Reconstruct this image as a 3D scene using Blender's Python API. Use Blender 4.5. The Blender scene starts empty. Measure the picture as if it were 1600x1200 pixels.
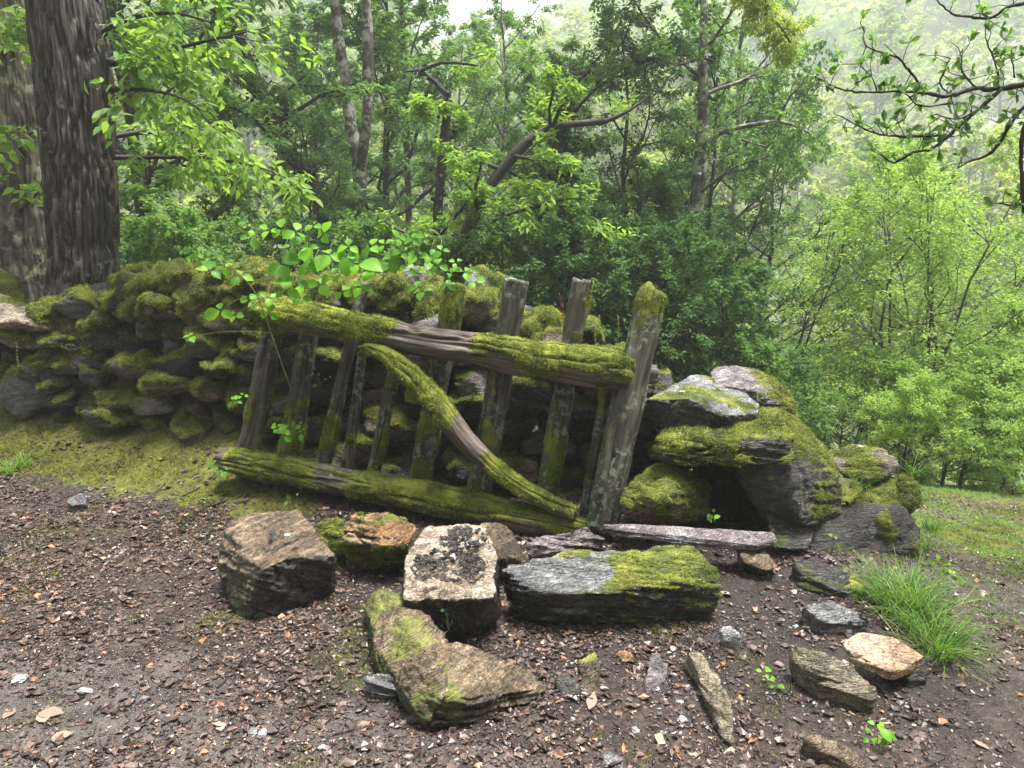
import bpy, bmesh, math, random
import numpy as np
from mathutils import Vector
R = math.radians
sc = bpy.context.scene
col = sc.collection

# ---------------------------------------------------------------- camera, sky, sun, exposure
CAM = (0.0, 0.0, 1.5); PITCH = R(13.0); FPX = 1155.0
cam = bpy.data.cameras.new('camera'); cam.sensor_width = 36.0; cam.lens = 36.0*FPX/1600.0
cam.clip_start = 0.05; cam.clip_end = 1500
camo = bpy.data.objects.new('camera', cam); col.objects.link(camo)
camo.location = CAM; camo.rotation_euler = (math.pi/2-PITCH, 0, 0)
sc.camera = camo
SUN_EL, SUN_AZ = R(78), R(85)          # azimuth measured from +Y towards +X
w = bpy.data.worlds.new('World'); sc.world = w; w.use_nodes = True
nt = w.node_tree; nt.nodes.clear()
sky = nt.nodes.new('ShaderNodeTexSky'); sky.sky_type = 'NISHITA'; sky.sun_disc = False
sky.sun_elevation = SUN_EL; sky.sun_rotation = SUN_AZ
sky.air_density = 1.0; sky.dust_density = 6.0; sky.ozone_density = 0.6
hs = nt.nodes.new('ShaderNodeHueSaturation'); hs.inputs['Saturation'].default_value = 0.35
bg = nt.nodes.new('ShaderNodeBackground'); bg.inputs['Strength'].default_value = 0.075
wo = nt.nodes.new('ShaderNodeOutputWorld')
nt.links.new(sky.outputs[0], hs.inputs['Color']); nt.links.new(hs.outputs[0], bg.inputs[0]); nt.links.new(bg.outputs[0], wo.inputs[0])
sl = bpy.data.lights.new('sun', 'SUN'); sl.energy = 4.4; sl.angle = R(14); sl.color = (1.0, 0.965, 0.90)
so = bpy.data.objects.new('sun', sl); col.objects.link(so)
sdir = Vector((math.cos(SUN_EL)*math.sin(SUN_AZ), math.cos(SUN_EL)*math.cos(SUN_AZ), math.sin(SUN_EL)))
so.rotation_euler = sdir.to_track_quat('Z', 'Y').to_euler(); so.location = (0, 0, 60)
vs = sc.view_settings; vs.view_transform = 'Standard'; vs.look = 'None'; vs.gamma = 1; vs.exposure = 1.75
HAZE = 0.0036
cy = sc.cycles
cy.max_bounces = 7; cy.diffuse_bounces = 4; cy.glossy_bounces = 2; cy.transmission_bounces = 5; cy.volume_bounces = 1
cy.transparent_max_bounces = 8; cy.use_adaptive_sampling = True; cy.adaptive_threshold = 0.015
cy.use_denoising = True; cy.sample_clamp_indirect = 6

# ---------------------------------------------------------------- numeric helpers
CS, SN = math.cos(PITCH), math.sin(PITCH)
def ray(px, py):
    a = (px-800.0)/FPX; b = (600.0-py)/FPX
    return np.array([a, CS+b*SN, -SN+b*CS])
def D(px, py, d):                      # point at forward distance d (world y) seen at that place of the photo
    r = ray(px, py); t = d/r[1]; return np.array(CAM)+r*t
def Z(px, py, z):                      # point at height z
    r = ray(px, py); t = (z-CAM[2])/r[2]; return np.array(CAM)+r*t
def _h(ix, iy, iz):
    n = (ix.astype(np.uint32)*np.uint32(374761393)+iy.astype(np.uint32)*np.uint32(668265263)+iz.astype(np.uint32)*np.uint32(2147483647 & 1274126177))
    n = (n ^ (n >> np.uint32(13)))*np.uint32(1274126177)
    n = n ^ (n >> np.uint32(16))
    return (n & np.uint32(0xffff)).astype(np.float32)/32767.5-1.0
def vn(P):
    P = np.asarray(P, dtype=np.float64); I = np.floor(P).astype(np.int64); f = (P-I).astype(np.float32)
    f = f*f*f*(f*(f*6-15)+10); x, y, z = I[..., 0], I[..., 1], I[..., 2]
    fx, fy, fz = f[..., 0], f[..., 1], f[..., 2]
    def g(a, b, c): return _h(x+a, y+b, z+c)
    x00 = g(0, 0, 0)*(1-fx)+g(1, 0, 0)*fx; x10 = g(0, 1, 0)*(1-fx)+g(1, 1, 0)*fx
    x01 = g(0, 0, 1)*(1-fx)+g(1, 0, 1)*fx; x11 = g(0, 1, 1)*(1-fx)+g(1, 1, 1)*fx
    return (x00*(1-fy)+x10*fy)*(1-fz)+(x01*(1-fy)+x11*fy)*fz
def fbm(P, o=4, g=0.5):
    P = np.asarray(P, dtype=np.float64); s = 0; a = 1.0; t = 0
    for i in range(o):
        s = s+a*vn(P*(2.03**i)+i*17.3); t += a; a *= g
    return s/t*1.5
def ss(x, a, b):
    t = np.clip((x-a)/(b-a), 0, 1); return t*t*(3-2*t)
def norm(v): return v/np.maximum(np.linalg.norm(v, axis=-1, keepdims=True), 1e-9)
def vnormals(V, F):
    n = np.zeros_like(V)
    if F.shape[1] == 4: F = np.concatenate([F[:, [0, 1, 2]], F[:, [0, 2, 3]]])
    fn = np.cross(V[F[:, 1]]-V[F[:, 0]], V[F[:, 2]]-V[F[:, 0]])
    for k in range(3):
        for c in range(3): n[:, c] += np.bincount(F[:, k], fn[:, c], len(V))
    return norm(n)

# ---------------------------------------------------------------- the ground's height
def hgt(x, y, fine=True):
    x = np.asarray(x, dtype=np.float64); y = np.asarray(y, dtype=np.float64)
    E = 4.05-0.37*(x+3.0)
    h = 0.32*ss(y-E, -0.05, 1.0)*(1-ss(x, -1.7, -0.3))
    h = h+0.06*ss(y, 2.4, 3.2)*ss(x, 0.2, 0.9)*(1-ss(x, 1.7, 2.2))
    s = np.maximum(0, (x-1.55)*0.6+(y-2.6)*0.8)
    h = h-0.2*np.minimum(s, 5)*ss(x, 1.2, 2.0)
    h = h-0.15*ss(y, 4.6, 6.5)*(1-ss(x, 1.2, 2.2))
    d = np.maximum(0, y-5.6); h = h-5.0*(1-np.exp(-(d/9.0)**1.6))
    hill = np.maximum(0, y-40-5*np.sin(x*0.03)); up = 0.37+0.07*np.sin(x*0.021+1.0)
    hp = up*hill**1.0; h = h+np.where(hp < 46, hp, 46+6*(1-np.exp(-(hp-46)/6.0)))
    h = h-20*np.exp(-((x+.05*y+2)/22)**2)*ss(y, 60, 130)
    h = h+0.42*np.maximum(0, np.abs(x)-45)*ss(y, -60, 20)
    h = h+0.62*np.maximum(0, -3.2-y)  # unseen bank raised behind the viewpoint to cut low front light
    P = np.stack([x, y, np.zeros_like(x)], -1)
    far = ss(np.hypot(x, y), 8, 40)
    h = h+0.035*fbm(P*0.9+3, 3)+far*1.6*fbm(P*0.06, 3)
    if fine:
        n = 1-ss(np.hypot(x, y-2), 5, 12)
        lit = ss(x, 0.9, -0.3)
        h = h+n*(0.010*fbm(P*6, 3)+0.0055*fbm(P*26, 3)+(0.002+0.003*(1-lit))*np.abs(fbm(P*70, 2)))
    return h
def hz(x, y): return float(hgt(np.array([x]), np.array([y]))[0])
def G(px, py, up=0.0):                 # where the sight line meets the ground
    r = ray(px, py); ts = np.linspace(1.2, 14, 700)
    X = r[0]*ts; Y = r[1]*ts; H = CAM[2]+r[2]*ts
    k = np.argmax(H < hgt(X, Y, False)); t = ts[k]
    return np.array([X[k], Y[k], hz(X[k], Y[k])+up])

# ---------------------------------------------------------------- objects
ORG = {}
def mk(name, V, F, mat, parent=None, attrs=None, smooth=True, origin=None, mats=None, midx=None):
    V = np.asarray(V, dtype=np.float64); F = np.asarray(F, dtype=np.int64)
    me = bpy.data.meshes.new(name)
    if parent is not None: o0 = ORG[parent.name]
    elif origin is not None: o0 = np.array(origin, dtype=float)
    else: o0 = np.zeros(3)
    k = F.shape[1]
    me.vertices.add(len(V)); me.vertices.foreach_set('co', (V-o0).astype(np.float32).ravel())
    me.loops.add(F.size); me.loops.foreach_set('vertex_index', F.astype(np.int32).ravel())
    me.polygons.add(len(F)); me.polygons.foreach_set('loop_start', np.arange(0, F.size, k, dtype=np.int32))
    me.update(calc_edges=True)
    me.polygons.foreach_set('use_smooth', np.full(len(F), smooth, dtype=bool))
    for n, a in (attrs or {}).items():
        a = np.asarray(a, dtype=np.float32)
        if a.ndim == 2:
            at = me.attributes.new(n, 'FLOAT_VECTOR', 'POINT'); at.data.foreach_set('vector', a.ravel())
        else:
            at = me.attributes.new(n, 'FLOAT', 'POINT'); at.data.foreach_set('value', a)
    me.materials.append(mat)
    o = bpy.data.objects.new(name, me); col.objects.link(o)
    if parent is not None: o.parent = parent
    else: o.location = o0
    ORG[o.name] = o0
    return o
def empty(name, loc):
    o = bpy.data.objects.new(name, None); col.objects.link(o); o.location = loc; ORG[o.name] = np.array(loc, dtype=float)
    o.empty_display_size = 0.2
    return o
def tag(o, label=None, cat=None, group=None, kind=None):
    if label: o['label'] = label
    if cat: o['category'] = cat
    if group: o['group'] = group
    if kind: o['kind'] = kind
    return o
class MB:
    def __init__(s): s.V = []; s.F = []; s.A = {}; s.n = 0
    def add(s, V, F, **A):
        s.V.append(V); s.F.append(np.asarray(F)+s.n); s.n += len(V)
        for k, a in A.items():
            s.A.setdefault(k, []).append(np.broadcast_to(np.asarray(a, dtype=np.float32), (len(V),)+np.shape(a)[1:]) if np.ndim(a) else np.full(len(V), a, dtype=np.float32))
    def build(s, name, mat, parent=None, smooth=True, origin=None):
        return mk(name, np.concatenate(s.V), np.concatenate(s.F), mat, parent, {k: np.concatenate(a) for k, a in s.A.items()}, smooth, origin)

# ---------------------------------------------------------------- materials
class NT:
    def __init__(s, name):
        s.m = bpy.data.materials.new(name); s.m.use_nodes = True; s.t = s.m.node_tree; s.t.nodes.clear()
        s.out = s.n('ShaderNodeOutputMaterial')
    def n(s, typ, **kw):
        x = s.t.nodes.new(typ)
        for k, v in kw.items(): setattr(x, k, v)
        return x
    def put(s, sock, v):
        if isinstance(v, bpy.types.NodeSocket): s.t.links.new(v, sock)
        elif isinstance(v, (tuple, list)) and len(v) == 3 and sock.type == 'RGBA': sock.default_value = (*v, 1)
        else: sock.default_value = v
    def attr(s, name, vec=False):
        a = s.n('ShaderNodeAttribute'); a.attribute_name = name; return a.outputs['Vector' if vec else 'Fac']
    def coord(s, kind='Object', rnd=True):
        c = s.n('ShaderNodeTexCoord').outputs[kind]
        if not rnd: return c
        oi = s.n('ShaderNodeObjectInfo'); m = s.math('MULTIPLY', oi.outputs['Random'], 40.0)
        v = s.n('ShaderNodeVectorMath', operation='ADD'); s.put(v.inputs[0], c); s.put(v.inputs[1], m); return v.outputs[0]
    def scale(s, v, k):
        x = s.n('ShaderNodeVectorMath', operation='MULTIPLY'); s.put(x.inputs[0], v); x.inputs[1].default_value = k; return x.outputs[0]
    def rot(s, v, e):
        x = s.n('ShaderNodeVectorRotate', rotation_type='EULER_XYZ'); s.put(x.inputs[0], v); x.inputs['Rotation'].default_value = e; return x.outputs[0]
    def noise(s, v, sc_, det=4, rough=0.55, dist=0.0):
        x = s.n('ShaderNodeTexNoise'); s.put(x.inputs['Vector'], v); x.inputs['Scale'].default_value = sc_
        x.inputs['Detail'].default_value = det; x.inputs['Roughness'].default_value = rough; x.inputs['Distortion'].default_value = dist
        return x.outputs['Fac']
    def vor(s, v, sc_, feat='F1', out='Distance'):
        x = s.n('ShaderNodeTexVoronoi', feature=feat); s.put(x.inputs['Vector'], v); x.inputs['Scale'].default_value = sc_; return x.outputs[out]
    def math(s, op, a, b=0.0, c=None, clamp=False):
        x = s.n('ShaderNodeMath', operation=op, use_clamp=clamp); s.put(x.inputs[0], a); s.put(x.inputs[1], b)
        if c is not None: s.put(x.inputs[2], c)
        return x.outputs[0]
    def map(s, v, a, b, c=0.0, d=1.0):
        x = s.n('ShaderNodeMapRange'); x.interpolation_type = 'SMOOTHSTEP'; s.put(x.inputs[0], v)
        for i, q in enumerate((a, b, c, d)): x.inputs[1+i].default_value = q
        return x.outputs[0]
    def ramp(s, v, stops):
        x = s.n('ShaderNodeValToRGB'); s.put(x.inputs[0], v); e = x.color_ramp.elements
        while len(e) < len(stops): e.new(0.5)
        for q, (p, c) in zip(e, stops): q.position = p; q.color = (*c, 1)
        return x.outputs[0]
    def mix(s, f, a, b, mode='MIX'):
        x = s.n('ShaderNodeMix', data_type='RGBA', blend_type=mode, clamp_factor=True)
        s.put(x.inputs[0], f); s.put(x.inputs[6], a); s.put(x.inputs[7], b); return x.outputs[2]
    def bump(s, h, st=0.5, dist=0.01, nrm=None):
        x = s.n('ShaderNodeBump'); s.put(x.inputs['Height'], h); x.inputs['Strength'].default_value = st; x.inputs['Distance'].default_value = dist
        if nrm is not None: s.put(x.inputs['Normal'], nrm)
        return x.outputs[0]
    def pbr(s, color, rough=0.7, nrm=None, spec=0.5):
        x = s.n('ShaderNodeBsdfPrincipled'); s.put(x.inputs['Base Color'], color); s.put(x.inputs['Roughness'], rough)
        s.put(x.inputs['Specular IOR Level'], spec)
        if nrm is not None: s.put(x.inputs['Normal'], nrm)
        return x.outputs[0]
    def done(s, sh): s.t.links.new(sh, s.out.inputs[0]); return s.m

MOSS_D, MOSS_M, MOSS_L = (0.032, 0.048, 0.012), (0.160, 0.205, 0.032), (0.46, 0.49, 0.080)
def mosscol(t, v):
    n = t.noise(v, 7.0, 5, 0.6); n2 = t.noise(v, 2.3, 2)
    c = t.ramp(n, [(0.30, MOSS_D), (0.48, MOSS_M), (0.68, MOSS_L)])
    return t.mix(t.map(n2, 0.58, 0.74, 0, .6), c, (0.15, 0.095, 0.02))
def rock_mat(name, ca, cb, cc, strata=(0.5, 0.2, 0.1), lichen=(0.30, 0.32, 0.24), lich=0.5, rough=(0.22, 0.60), stretch=9.0, wet=0.6, cut=None):  # cut: dark side-face colour in place of shade and wet
    t = NT(name); v = t.coord()
    a = t.noise(v, 5.5, 7, 0.6, 0.4); sv = t.scale(t.rot(v, strata), (2.0, 2.0, 2.0*stretch))
    b = t.noise(sv, 4.0, 6, 0.65, 0.3); f = t.noise(v, 150, 3, 0.7)
    k = t.math('ADD', t.math('MULTIPLY', a, 0.5), t.math('MULTIPLY', b, 0.5))
    c = t.ramp(k, [(0.36, ca), (0.50, cb), (0.62, cc)])
    c = t.mix(t.map(t.noise(v, 2.2, 3), 0.5, 0.72, 0, 0.5), c, tuple(0.5*x for x in ca))
    if cut:  # side faces coloured dark in place of shade and wet
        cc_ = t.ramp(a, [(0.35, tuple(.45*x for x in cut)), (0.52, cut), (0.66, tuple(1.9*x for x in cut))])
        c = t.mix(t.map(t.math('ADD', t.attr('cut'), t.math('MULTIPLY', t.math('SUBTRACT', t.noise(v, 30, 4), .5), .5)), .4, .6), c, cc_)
    sp = t.map(f, 0.35, 0.7, 0.45, 1.45); c = t.mix(1.0, c, sp, 'MULTIPLY'); c = t.mix(1.0, c, t.map(t.noise(v, 34, 5, 0.7, 0.6), 0.36, 0.62, 0.50, 1.25), 'MULTIPLY')
    li = t.math('MULTIPLY', t.map(t.noise(v, 24, 4, 0.7), 0.60, 0.66), lich)
    c = t.mix(li, c, lichen)
    m = t.attr('moss'); mm = t.map(t.math('ADD', m, t.math('MULTIPLY', t.math('SUBTRACT', t.noise(v, 40, 4), 0.5), 0.7)), 0.30, 0.55)
    mc = t.mix(1.0, mosscol(t, v), (0.6, 0.6, 0.6), 'MULTIPLY')
    c = t.mix(mm, c, mc)
    r = t.map(a, 0.35, 0.65, rough[0], rough[1]); r = t.math('MAXIMUM', r, t.math('MULTIPLY', mm, 0.95))
    hh = t.math('ADD', t.math('MULTIPLY', b, 0.9), t.math('MULTIPLY', t.noise(v, 45, 6, 0.7), 0.6))
    hh = t.math('ADD', hh, t.math('MULTIPLY', t.math('MINIMUM', t.vor(sv, 9, 'DISTANCE_TO_EDGE'), .12), 1.6)); n = t.bump(hh, 1.0, 0.018); n = t.bump(f, 0.7, 0.003, n)
    return t.done(t.pbr(c, r, n, wet))
def leaf_mat(name, dark, light, trans=0.4, rough=0.55, brown=0.0, tr_boost=(1.3, 1.25, 0.7)):
    t = NT(name); a = t.attr('tint'); oi = t.n('ShaderNodeObjectInfo').outputs['Random']
    k = t.math('ADD', t.math('MULTIPLY', a, 0.8), t.math('MULTIPLY', oi, 0.2))
    c = t.mix(k, dark, light)
    if brown: c = t.mix(t.map(a, 1-brown, 1.0), c, (0.25, 0.13, 0.04))
    tc = t.mix(1.0, c, tr_boost, 'MULTIPLY')
    tr = t.n('ShaderNodeBsdfTranslucent'); t.put(tr.inputs[0], tc)
    mx = t.n('ShaderNodeMixShader'); mx.inputs[0].default_value = trans
    t.t.links.new(t.pbr(c, rough, None, 0.28), mx.inputs[1]); t.t.links.new(tr.outputs[0], mx.inputs[2])
    return t.done(mx.outputs[0])
def moss_mat(name, dd=MOSS_D, mm=MOSS_M, ll=MOSS_L, sc_=7.0):
    t = NT(name); v = t.n('ShaderNodeNewGeometry').outputs['Position']
    n = t.noise(v, sc_, 4, 0.6); a = t.attr('tint')
    k = t.math('ADD', n, t.math('MULTIPLY', t.math('SUBTRACT', a, 0.5), 0.35))
    c = t.ramp(k, [(0.28, dd), (0.48, mm), (0.70, ll)])
    c = t.mix(t.map(t.noise(v, 2.6, 3), 0.58, 0.74, 0, 0.5), c, (0.17, 0.10, 0.02))
    tr = t.n('ShaderNodeBsdfTranslucent'); t.put(tr.inputs[0], c)
    mx = t.n('ShaderNodeMixShader'); mx.inputs[0].default_value = 0.35
    t.t.links.new(t.pbr(c, 0.8, None, 0.25), mx.inputs[1]); t.t.links.new(tr.outputs[0], mx.inputs[2])
    return t.done(mx.outputs[0])
def wood_mat(name, ca, cb, cc, sx=(28, 28, 3.0), lichen=(0.26, 0.32, 0.22), lich=0.6, bumpd=0.012, lsc=30, lth=(0.56, 0.62)):
    t = NT(name); v = t.attr('tc', True); s1 = t.scale(v, sx)
    a = t.noise(s1, 1.0, 6, 0.65, 0.5); b = t.noise(v, 4.0, 4)
    c = t.ramp(a, [(0.34, ca), (0.50, cb), (0.66, cc)])
    c = t.mix(t.map(b, 0.4, 0.7, 0, 0.6), c, tuple(0.45*x for x in cb))
    li = t.math('MULTIPLY', t.math('MULTIPLY', t.map(t.noise(v, lsc, 4, 0.7), *lth), t.map(t.noise(v, 5, 2), 0.42, 0.58)), lich)
    c = t.mix(li, c, lichen)
    m = t.attr('moss'); mm = t.map(t.math('ADD', m, t.math('MULTIPLY', t.math('SUBTRACT', t.noise(v, 45, 4), 0.5), 0.7)), 0.30, 0.55)
    c = t.mix(mm, c, t.mix(1.0, mosscol(t, v), (0.6, 0.6, 0.6), 'MULTIPLY'))
    n = t.bump(t.math('ADD', a, t.math('MULTIPLY', t.noise(v, 90, 4, 0.7), 0.3)), 0.9, bumpd)
    return t.done(t.pbr(c, t.math('MAXIMUM', t.map(b, 0.3, 0.7, 0.5, 0.85), mm), n, 0.35))

M = {}
M['slate'] = rock_mat('grey schist', (0.075, 0.078, 0.085), (0.19, 0.19, 0.20), (0.40, 0.40, 0.41), (0.1, 0.15, 0), lich=0.35, cut=(.05, .048, .048))  # cut: dark side-face colour in place of shade and wet
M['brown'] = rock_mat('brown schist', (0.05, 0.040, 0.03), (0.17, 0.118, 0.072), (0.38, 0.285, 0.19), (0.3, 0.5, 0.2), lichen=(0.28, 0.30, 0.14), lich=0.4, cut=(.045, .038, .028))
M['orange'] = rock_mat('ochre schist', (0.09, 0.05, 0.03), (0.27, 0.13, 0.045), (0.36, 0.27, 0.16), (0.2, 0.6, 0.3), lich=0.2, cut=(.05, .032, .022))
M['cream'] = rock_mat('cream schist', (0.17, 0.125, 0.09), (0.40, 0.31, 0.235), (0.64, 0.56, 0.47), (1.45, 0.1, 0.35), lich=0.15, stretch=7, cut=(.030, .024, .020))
M['white'] = rock_mat('quartz', (0.38, 0.38, 0.40), (0.60, 0.60, 0.62), (0.80, 0.80, 0.80), lich=0.35)
M['tan'] = rock_mat('tan quartzite', (0.36, 0.20, 0.11), (0.52, 0.35, 0.23), (0.66, 0.56, 0.46), (0.4, 0.1, 0), lich=0.0, stretch=2)
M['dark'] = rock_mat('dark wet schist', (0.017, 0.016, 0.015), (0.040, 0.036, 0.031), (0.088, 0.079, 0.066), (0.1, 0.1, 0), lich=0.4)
M['purple'] = rock_mat('purple schist', (0.09, 0.075, 0.08), (0.22, 0.185, 0.19), (0.42, 0.38, 0.37), (0.2, 0.3, 0), lich=0.2)
M['olive'] = rock_mat('olive slab', (0.10, 0.085, 0.055), (0.21, 0.175, 0.115), (0.31, 0.27, 0.19), (0.2, 0.2, 0), lich=0.2)
M['moss'] = moss_mat('moss')
M['gmoss'] = moss_mat('ground moss', (0.050, 0.045, 0.016), (0.165, 0.195, 0.026), (0.38, 0.42, 0.055), 5.0)
M['wood'] = wood_mat('weathered oak', (0.035, 0.028, 0.024), (0.115, 0.093, 0.080), (0.22, 0.185, 0.165))
M['rotten'] = wood_mat('stripped grey wood', (0.045, 0.036, 0.032), (0.125, 0.100, 0.088), (0.29, 0.24, 0.215), (44, 44, 2.0), lich=0.1)
M['picket'] = wood_mat('lichened picket', (0.028, 0.025, 0.020), (0.078, 0.068, 0.055), (0.155, 0.138, 0.115), (34, 34, 3.5), lichen=(0.22, 0.30, 0.20), lich=0.85, lth=(0.50, 0.58))
M['bark'] = wood_mat('furrowed bark', (0.014, 0.012, 0.010), (0.070, 0.058, 0.050), (0.22, 0.19, 0.165), (60, 60, 5), lichen=(0.34, 0.35, 0.30), lich=0.6, bumpd=0.02, lsc=14, lth=(0.58, 0.64))
M['oldbark'] = wood_mat('lichened bark', (0.035, 0.03, 0.026), (0.11, 0.090, 0.075), (0.25, 0.21, 0.18), (14, 14, 5), lichen=(0.32, 0.32, 0.24), lich=0.8, bumpd=0.012, lsc=9, lth=(0.50, 0.56))
M['palebark'] = wood_mat('pale lichened bark', (0.03, 0.026, 0.022), (0.085, 0.07, 0.06), (0.19, 0.165, 0.14), (14, 14, 8), lichen=(0.36, 0.35, 0.30), lich=0.95, bumpd=0.006, lsc=10, lth=(0.47, 0.53))
M['darkbark'] = wood_mat('dark twig bark', (0.010, 0.009, 0.008), (0.026, 0.022, 0.019), (0.055, 0.048, 0.040), (20, 20, 6), lich=0.12)
M['greenbark'] = wood_mat('algae covered bark', (0.014, 0.013, 0.010), (0.035, 0.034, 0.024), (0.075, 0.075, 0.05), (16, 16, 5), lichen=(0.18, 0.22, 0.12), lich=0.7, lsc=12, lth=(0.48, 0.56))
M['lf_dark'] = leaf_mat('dark leaves', (0.038, 0.098, 0.028), (0.105, 0.215, 0.055), 0.48)
M['lf_mid'] = leaf_mat('green leaves', (0.068, 0.160, 0.042), (0.200, 0.350, 0.090), 0.55)
M['lf_bright'] = leaf_mat('fresh leaves', (0.120, 0.250, 0.045), (0.300, 0.450, 0.100), 0.56)
M['lf_pale'] = leaf_mat('pale fresh leaves', (0.170, 0.310, 0.075), (0.380, 0.530, 0.150), 0.56)
M['lf_yellow'] = leaf_mat('yellow green leaves', (0.220, 0.340, 0.070), (0.470, 0.550, 0.150), 0.56)
M['lf_bramble'] = leaf_mat('bramble leaves', (0.070, 0.230, 0.018), (0.260, 0.560, 0.045), 0.55, 0.42)
M['lf_ivy'] = leaf_mat('ivy leaves', (0.010, 0.032, 0.010), (0.030, 0.072, 0.020), 0.2, 0.35)
M['grass'] = leaf_mat('grass blades', (0.060, 0.150, 0.020), (0.170, 0.320, 0.050), 0.45, 0.45)
M['spike'] = leaf_mat('flower spikes', (0.20, 0.28, 0.08), (0.42, 0.48, 0.18), 0.4, 0.6)
M['rust'] = leaf_mat('dry red flower', (0.10, 0.02, 0.012), (0.20, 0.04, 0.02), 0.3, 0.8)

def litter_mat():
    t = NT('leaf litter'); a = t.attr('tint')
    c = t.ramp(a, [(0.0, (0.022, 0.014, 0.011)), (0.35, (0.048, 0.029, 0.023)), (0.65, (0.098, 0.060, 0.048)), (0.88, (0.165, 0.112, 0.092)), (0.94, (0.28, 0.12, 0.05)), (0.97, (0.50, 0.39, 0.28)), (1.0, (0.42, 0.32, 0.10))])
    v = t.n('ShaderNodeNewGeometry').outputs['Position']
    c = t.mix(1.0, c, t.map(t.noise(v, 120, 3), 0.3, 0.7, 0.6, 1.35), 'MULTIPLY')
    return t.done(t.pbr(c, t.map(t.noise(v, 9, 2), 0.35, 0.65, 0.30, 0.60), None, 0.55))
M['litter'] = litter_mat()
def chip_mat():
    t = NT('stone chips'); a = t.attr('tint')
    c = t.ramp(a, [(0.0, (0.07, 0.065, 0.065)), (0.6, (0.20, 0.19, 0.19)), (0.93, (0.28, 0.28, 0.285)), (1.0, (0.46, 0.46, 0.47))])
    v = t.n('ShaderNodeNewGeometry').outputs['Position']
    c = t.mix(1.0, c, t.map(t.noise(v, 90, 4), 0.3, 0.7, 0.6, 1.3), 'MULTIPLY')
    return t.done(t.pbr(c, 0.5, t.bump(t.noise(v, 200, 3), 0.4, 0.002), 0.5))
M['chip'] = chip_mat()
def ground_mat():
    t = NT('forest floor'); v = t.n('ShaderNodeNewGeometry').outputs['Position']
    a = t.noise(v, 9, 6, 0.65); b = t.noise(v, 45, 5, 0.7); f = t.noise(v, 180, 3, 0.7)
    soil = t.ramp(b, [(0.30, (0.014, 0.009, 0.008)), (0.50, (0.040, 0.026, 0.022)), (0.68, (0.095, 0.068, 0.058))])
    silt = t.ramp(f, [(0.30, (0.034, 0.027, 0.025)), (0.50, (0.080, 0.067, 0.062)), (0.70, (0.17, 0.148, 0.138))])
    c = t.mix(t.map(t.math('ADD', t.attr('silt'), t.math('MULTIPLY', t.math('SUBTRACT', a, 0.5), 1.2)), 0.35, 0.75), soil, silt)
    c = t.mix(1.0, c, t.map(a, 0.35, 0.65, 0.7, 1.2), 'MULTIPLY')
    c = t.mix(t.math('MULTIPLY', t.attr('humus'), 0.8), c, (0.018, 0.013, 0.011))
    mm = t.map(t.math('ADD', t.attr('moss'), t.math('MULTIPLY', t.math('SUBTRACT', t.noise(v, 14, 6, 0.65), 0.5), 1.5)), 0.35, 0.65)
    mc = t.ramp(t.noise(v, 30, 4), [(0.3, (0.05, 0.052, 0.012)), (0.55, (0.12, 0.125, 0.018)), (0.75, (0.20, 0.20, 0.03))])
    c = t.mix(mm, c, mc)
    gr = t.ramp(t.noise(v, 3, 5), [(0.3, (0.05, 0.07, 0.02)), (0.7, (0.10, 0.15, 0.035))])
    c = t.mix(t.attr('far'), c, gr)
    hh = t.math('ADD', t.math('MULTIPLY', b, 1.0), t.math('MULTIPLY', f, 0.35))
    n = t.bump(hh, 0.9, 0.012)
    r = t.math('MAXIMUM', t.map(a, 0.38, 0.62, 0.22, 0.60), t.math('MULTIPLY', mm, 0.9))
    return t.done(t.pbr(c, r, n, 0.5))
M['ground'] = ground_mat()

# ---------------------------------------------------------------- generators
_ico = {}
def ico(l):
    if l not in _ico:
        b = bmesh.new(); bmesh.ops.create_icosphere(b, subdivisions=l, radius=1)
        _ico[l] = (np.array([v.co[:] for v in b.verts]), np.array([[v.index for v in f.verts] for f in b.faces])); b.free()
    return _ico[l]
def hull_planes(P):
    b = bmesh.new(); [b.verts.new(p) for p in P]; b.verts.ensure_lookup_table()
    bmesh.ops.convex_hull(b, input=b.verts, use_existing_faces=False); b.normal_update()
    N = np.array([f.normal[:] for f in b.faces]); d = np.array([f.normal.dot(f.verts[0].co) for f in b.faces]); b.free()
    s = np.sign(d); s[s == 0] = 1; N = N*s[:, None]; d = d*s
    return N, d
def hullrock(P, lev=5, k=26):
    P = np.asarray(P, dtype=float); lo, hi = P.min(0), P.max(0); c = (lo+hi)/2*0.5+P.mean(0)*0.5; s = np.maximum((hi-lo)/2, 1e-3)
    N, d = hull_planes((P-c)/s); U, F = ico(lev)
    q = np.maximum(U@N.T, 0)/np.maximum(d, 0.02)[None]
    r = 1/np.power(np.power(q, k).sum(1), 1.0/k)
    return U*r[:, None]*s+c, F.copy()
def rotm(e):
    cx, cy_, cz = np.cos(e); sx, sy, sz = np.sin(e)
    return np.array([[1, 0, 0], [0, cx, -sx], [0, sx, cx]])@np.array([[cy_, 0, sy], [0, 1, 0], [-sy, 0, cy_]])@np.array([[cz, -sz, 0], [sz, cz, 0], [0, 0, 1]])
def roughen(V, F, rng, amp=0.012, strata=0.008, sd=(0.1, 0.15, 1.0), chip=0.01, freq=1.0):
    n = vnormals(V, F); off = rng.uniform(0, 50, 3); sd = norm(np.array(sd, dtype=float))
    S = V-np.outer(V@sd, sd)*1.0; q = V@sd
    Sp = S*5*freq+np.outer(q*70*freq, sd)+off
    st = fbm(Sp, 3, 0.6)
    V = V+n*(amp*fbm(V*7*freq+off, 5, 0.55)+strata*st)[:, None]
    V = V+n*(0.16*amp*fbm(V*60+off, 3, .7))[:, None]
    c = fbm(V*11*freq+off*2, 3); V = V-n*(chip*np.clip(1-np.abs(c)*5, 0, 1)**2)[:, None]
    return V
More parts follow.
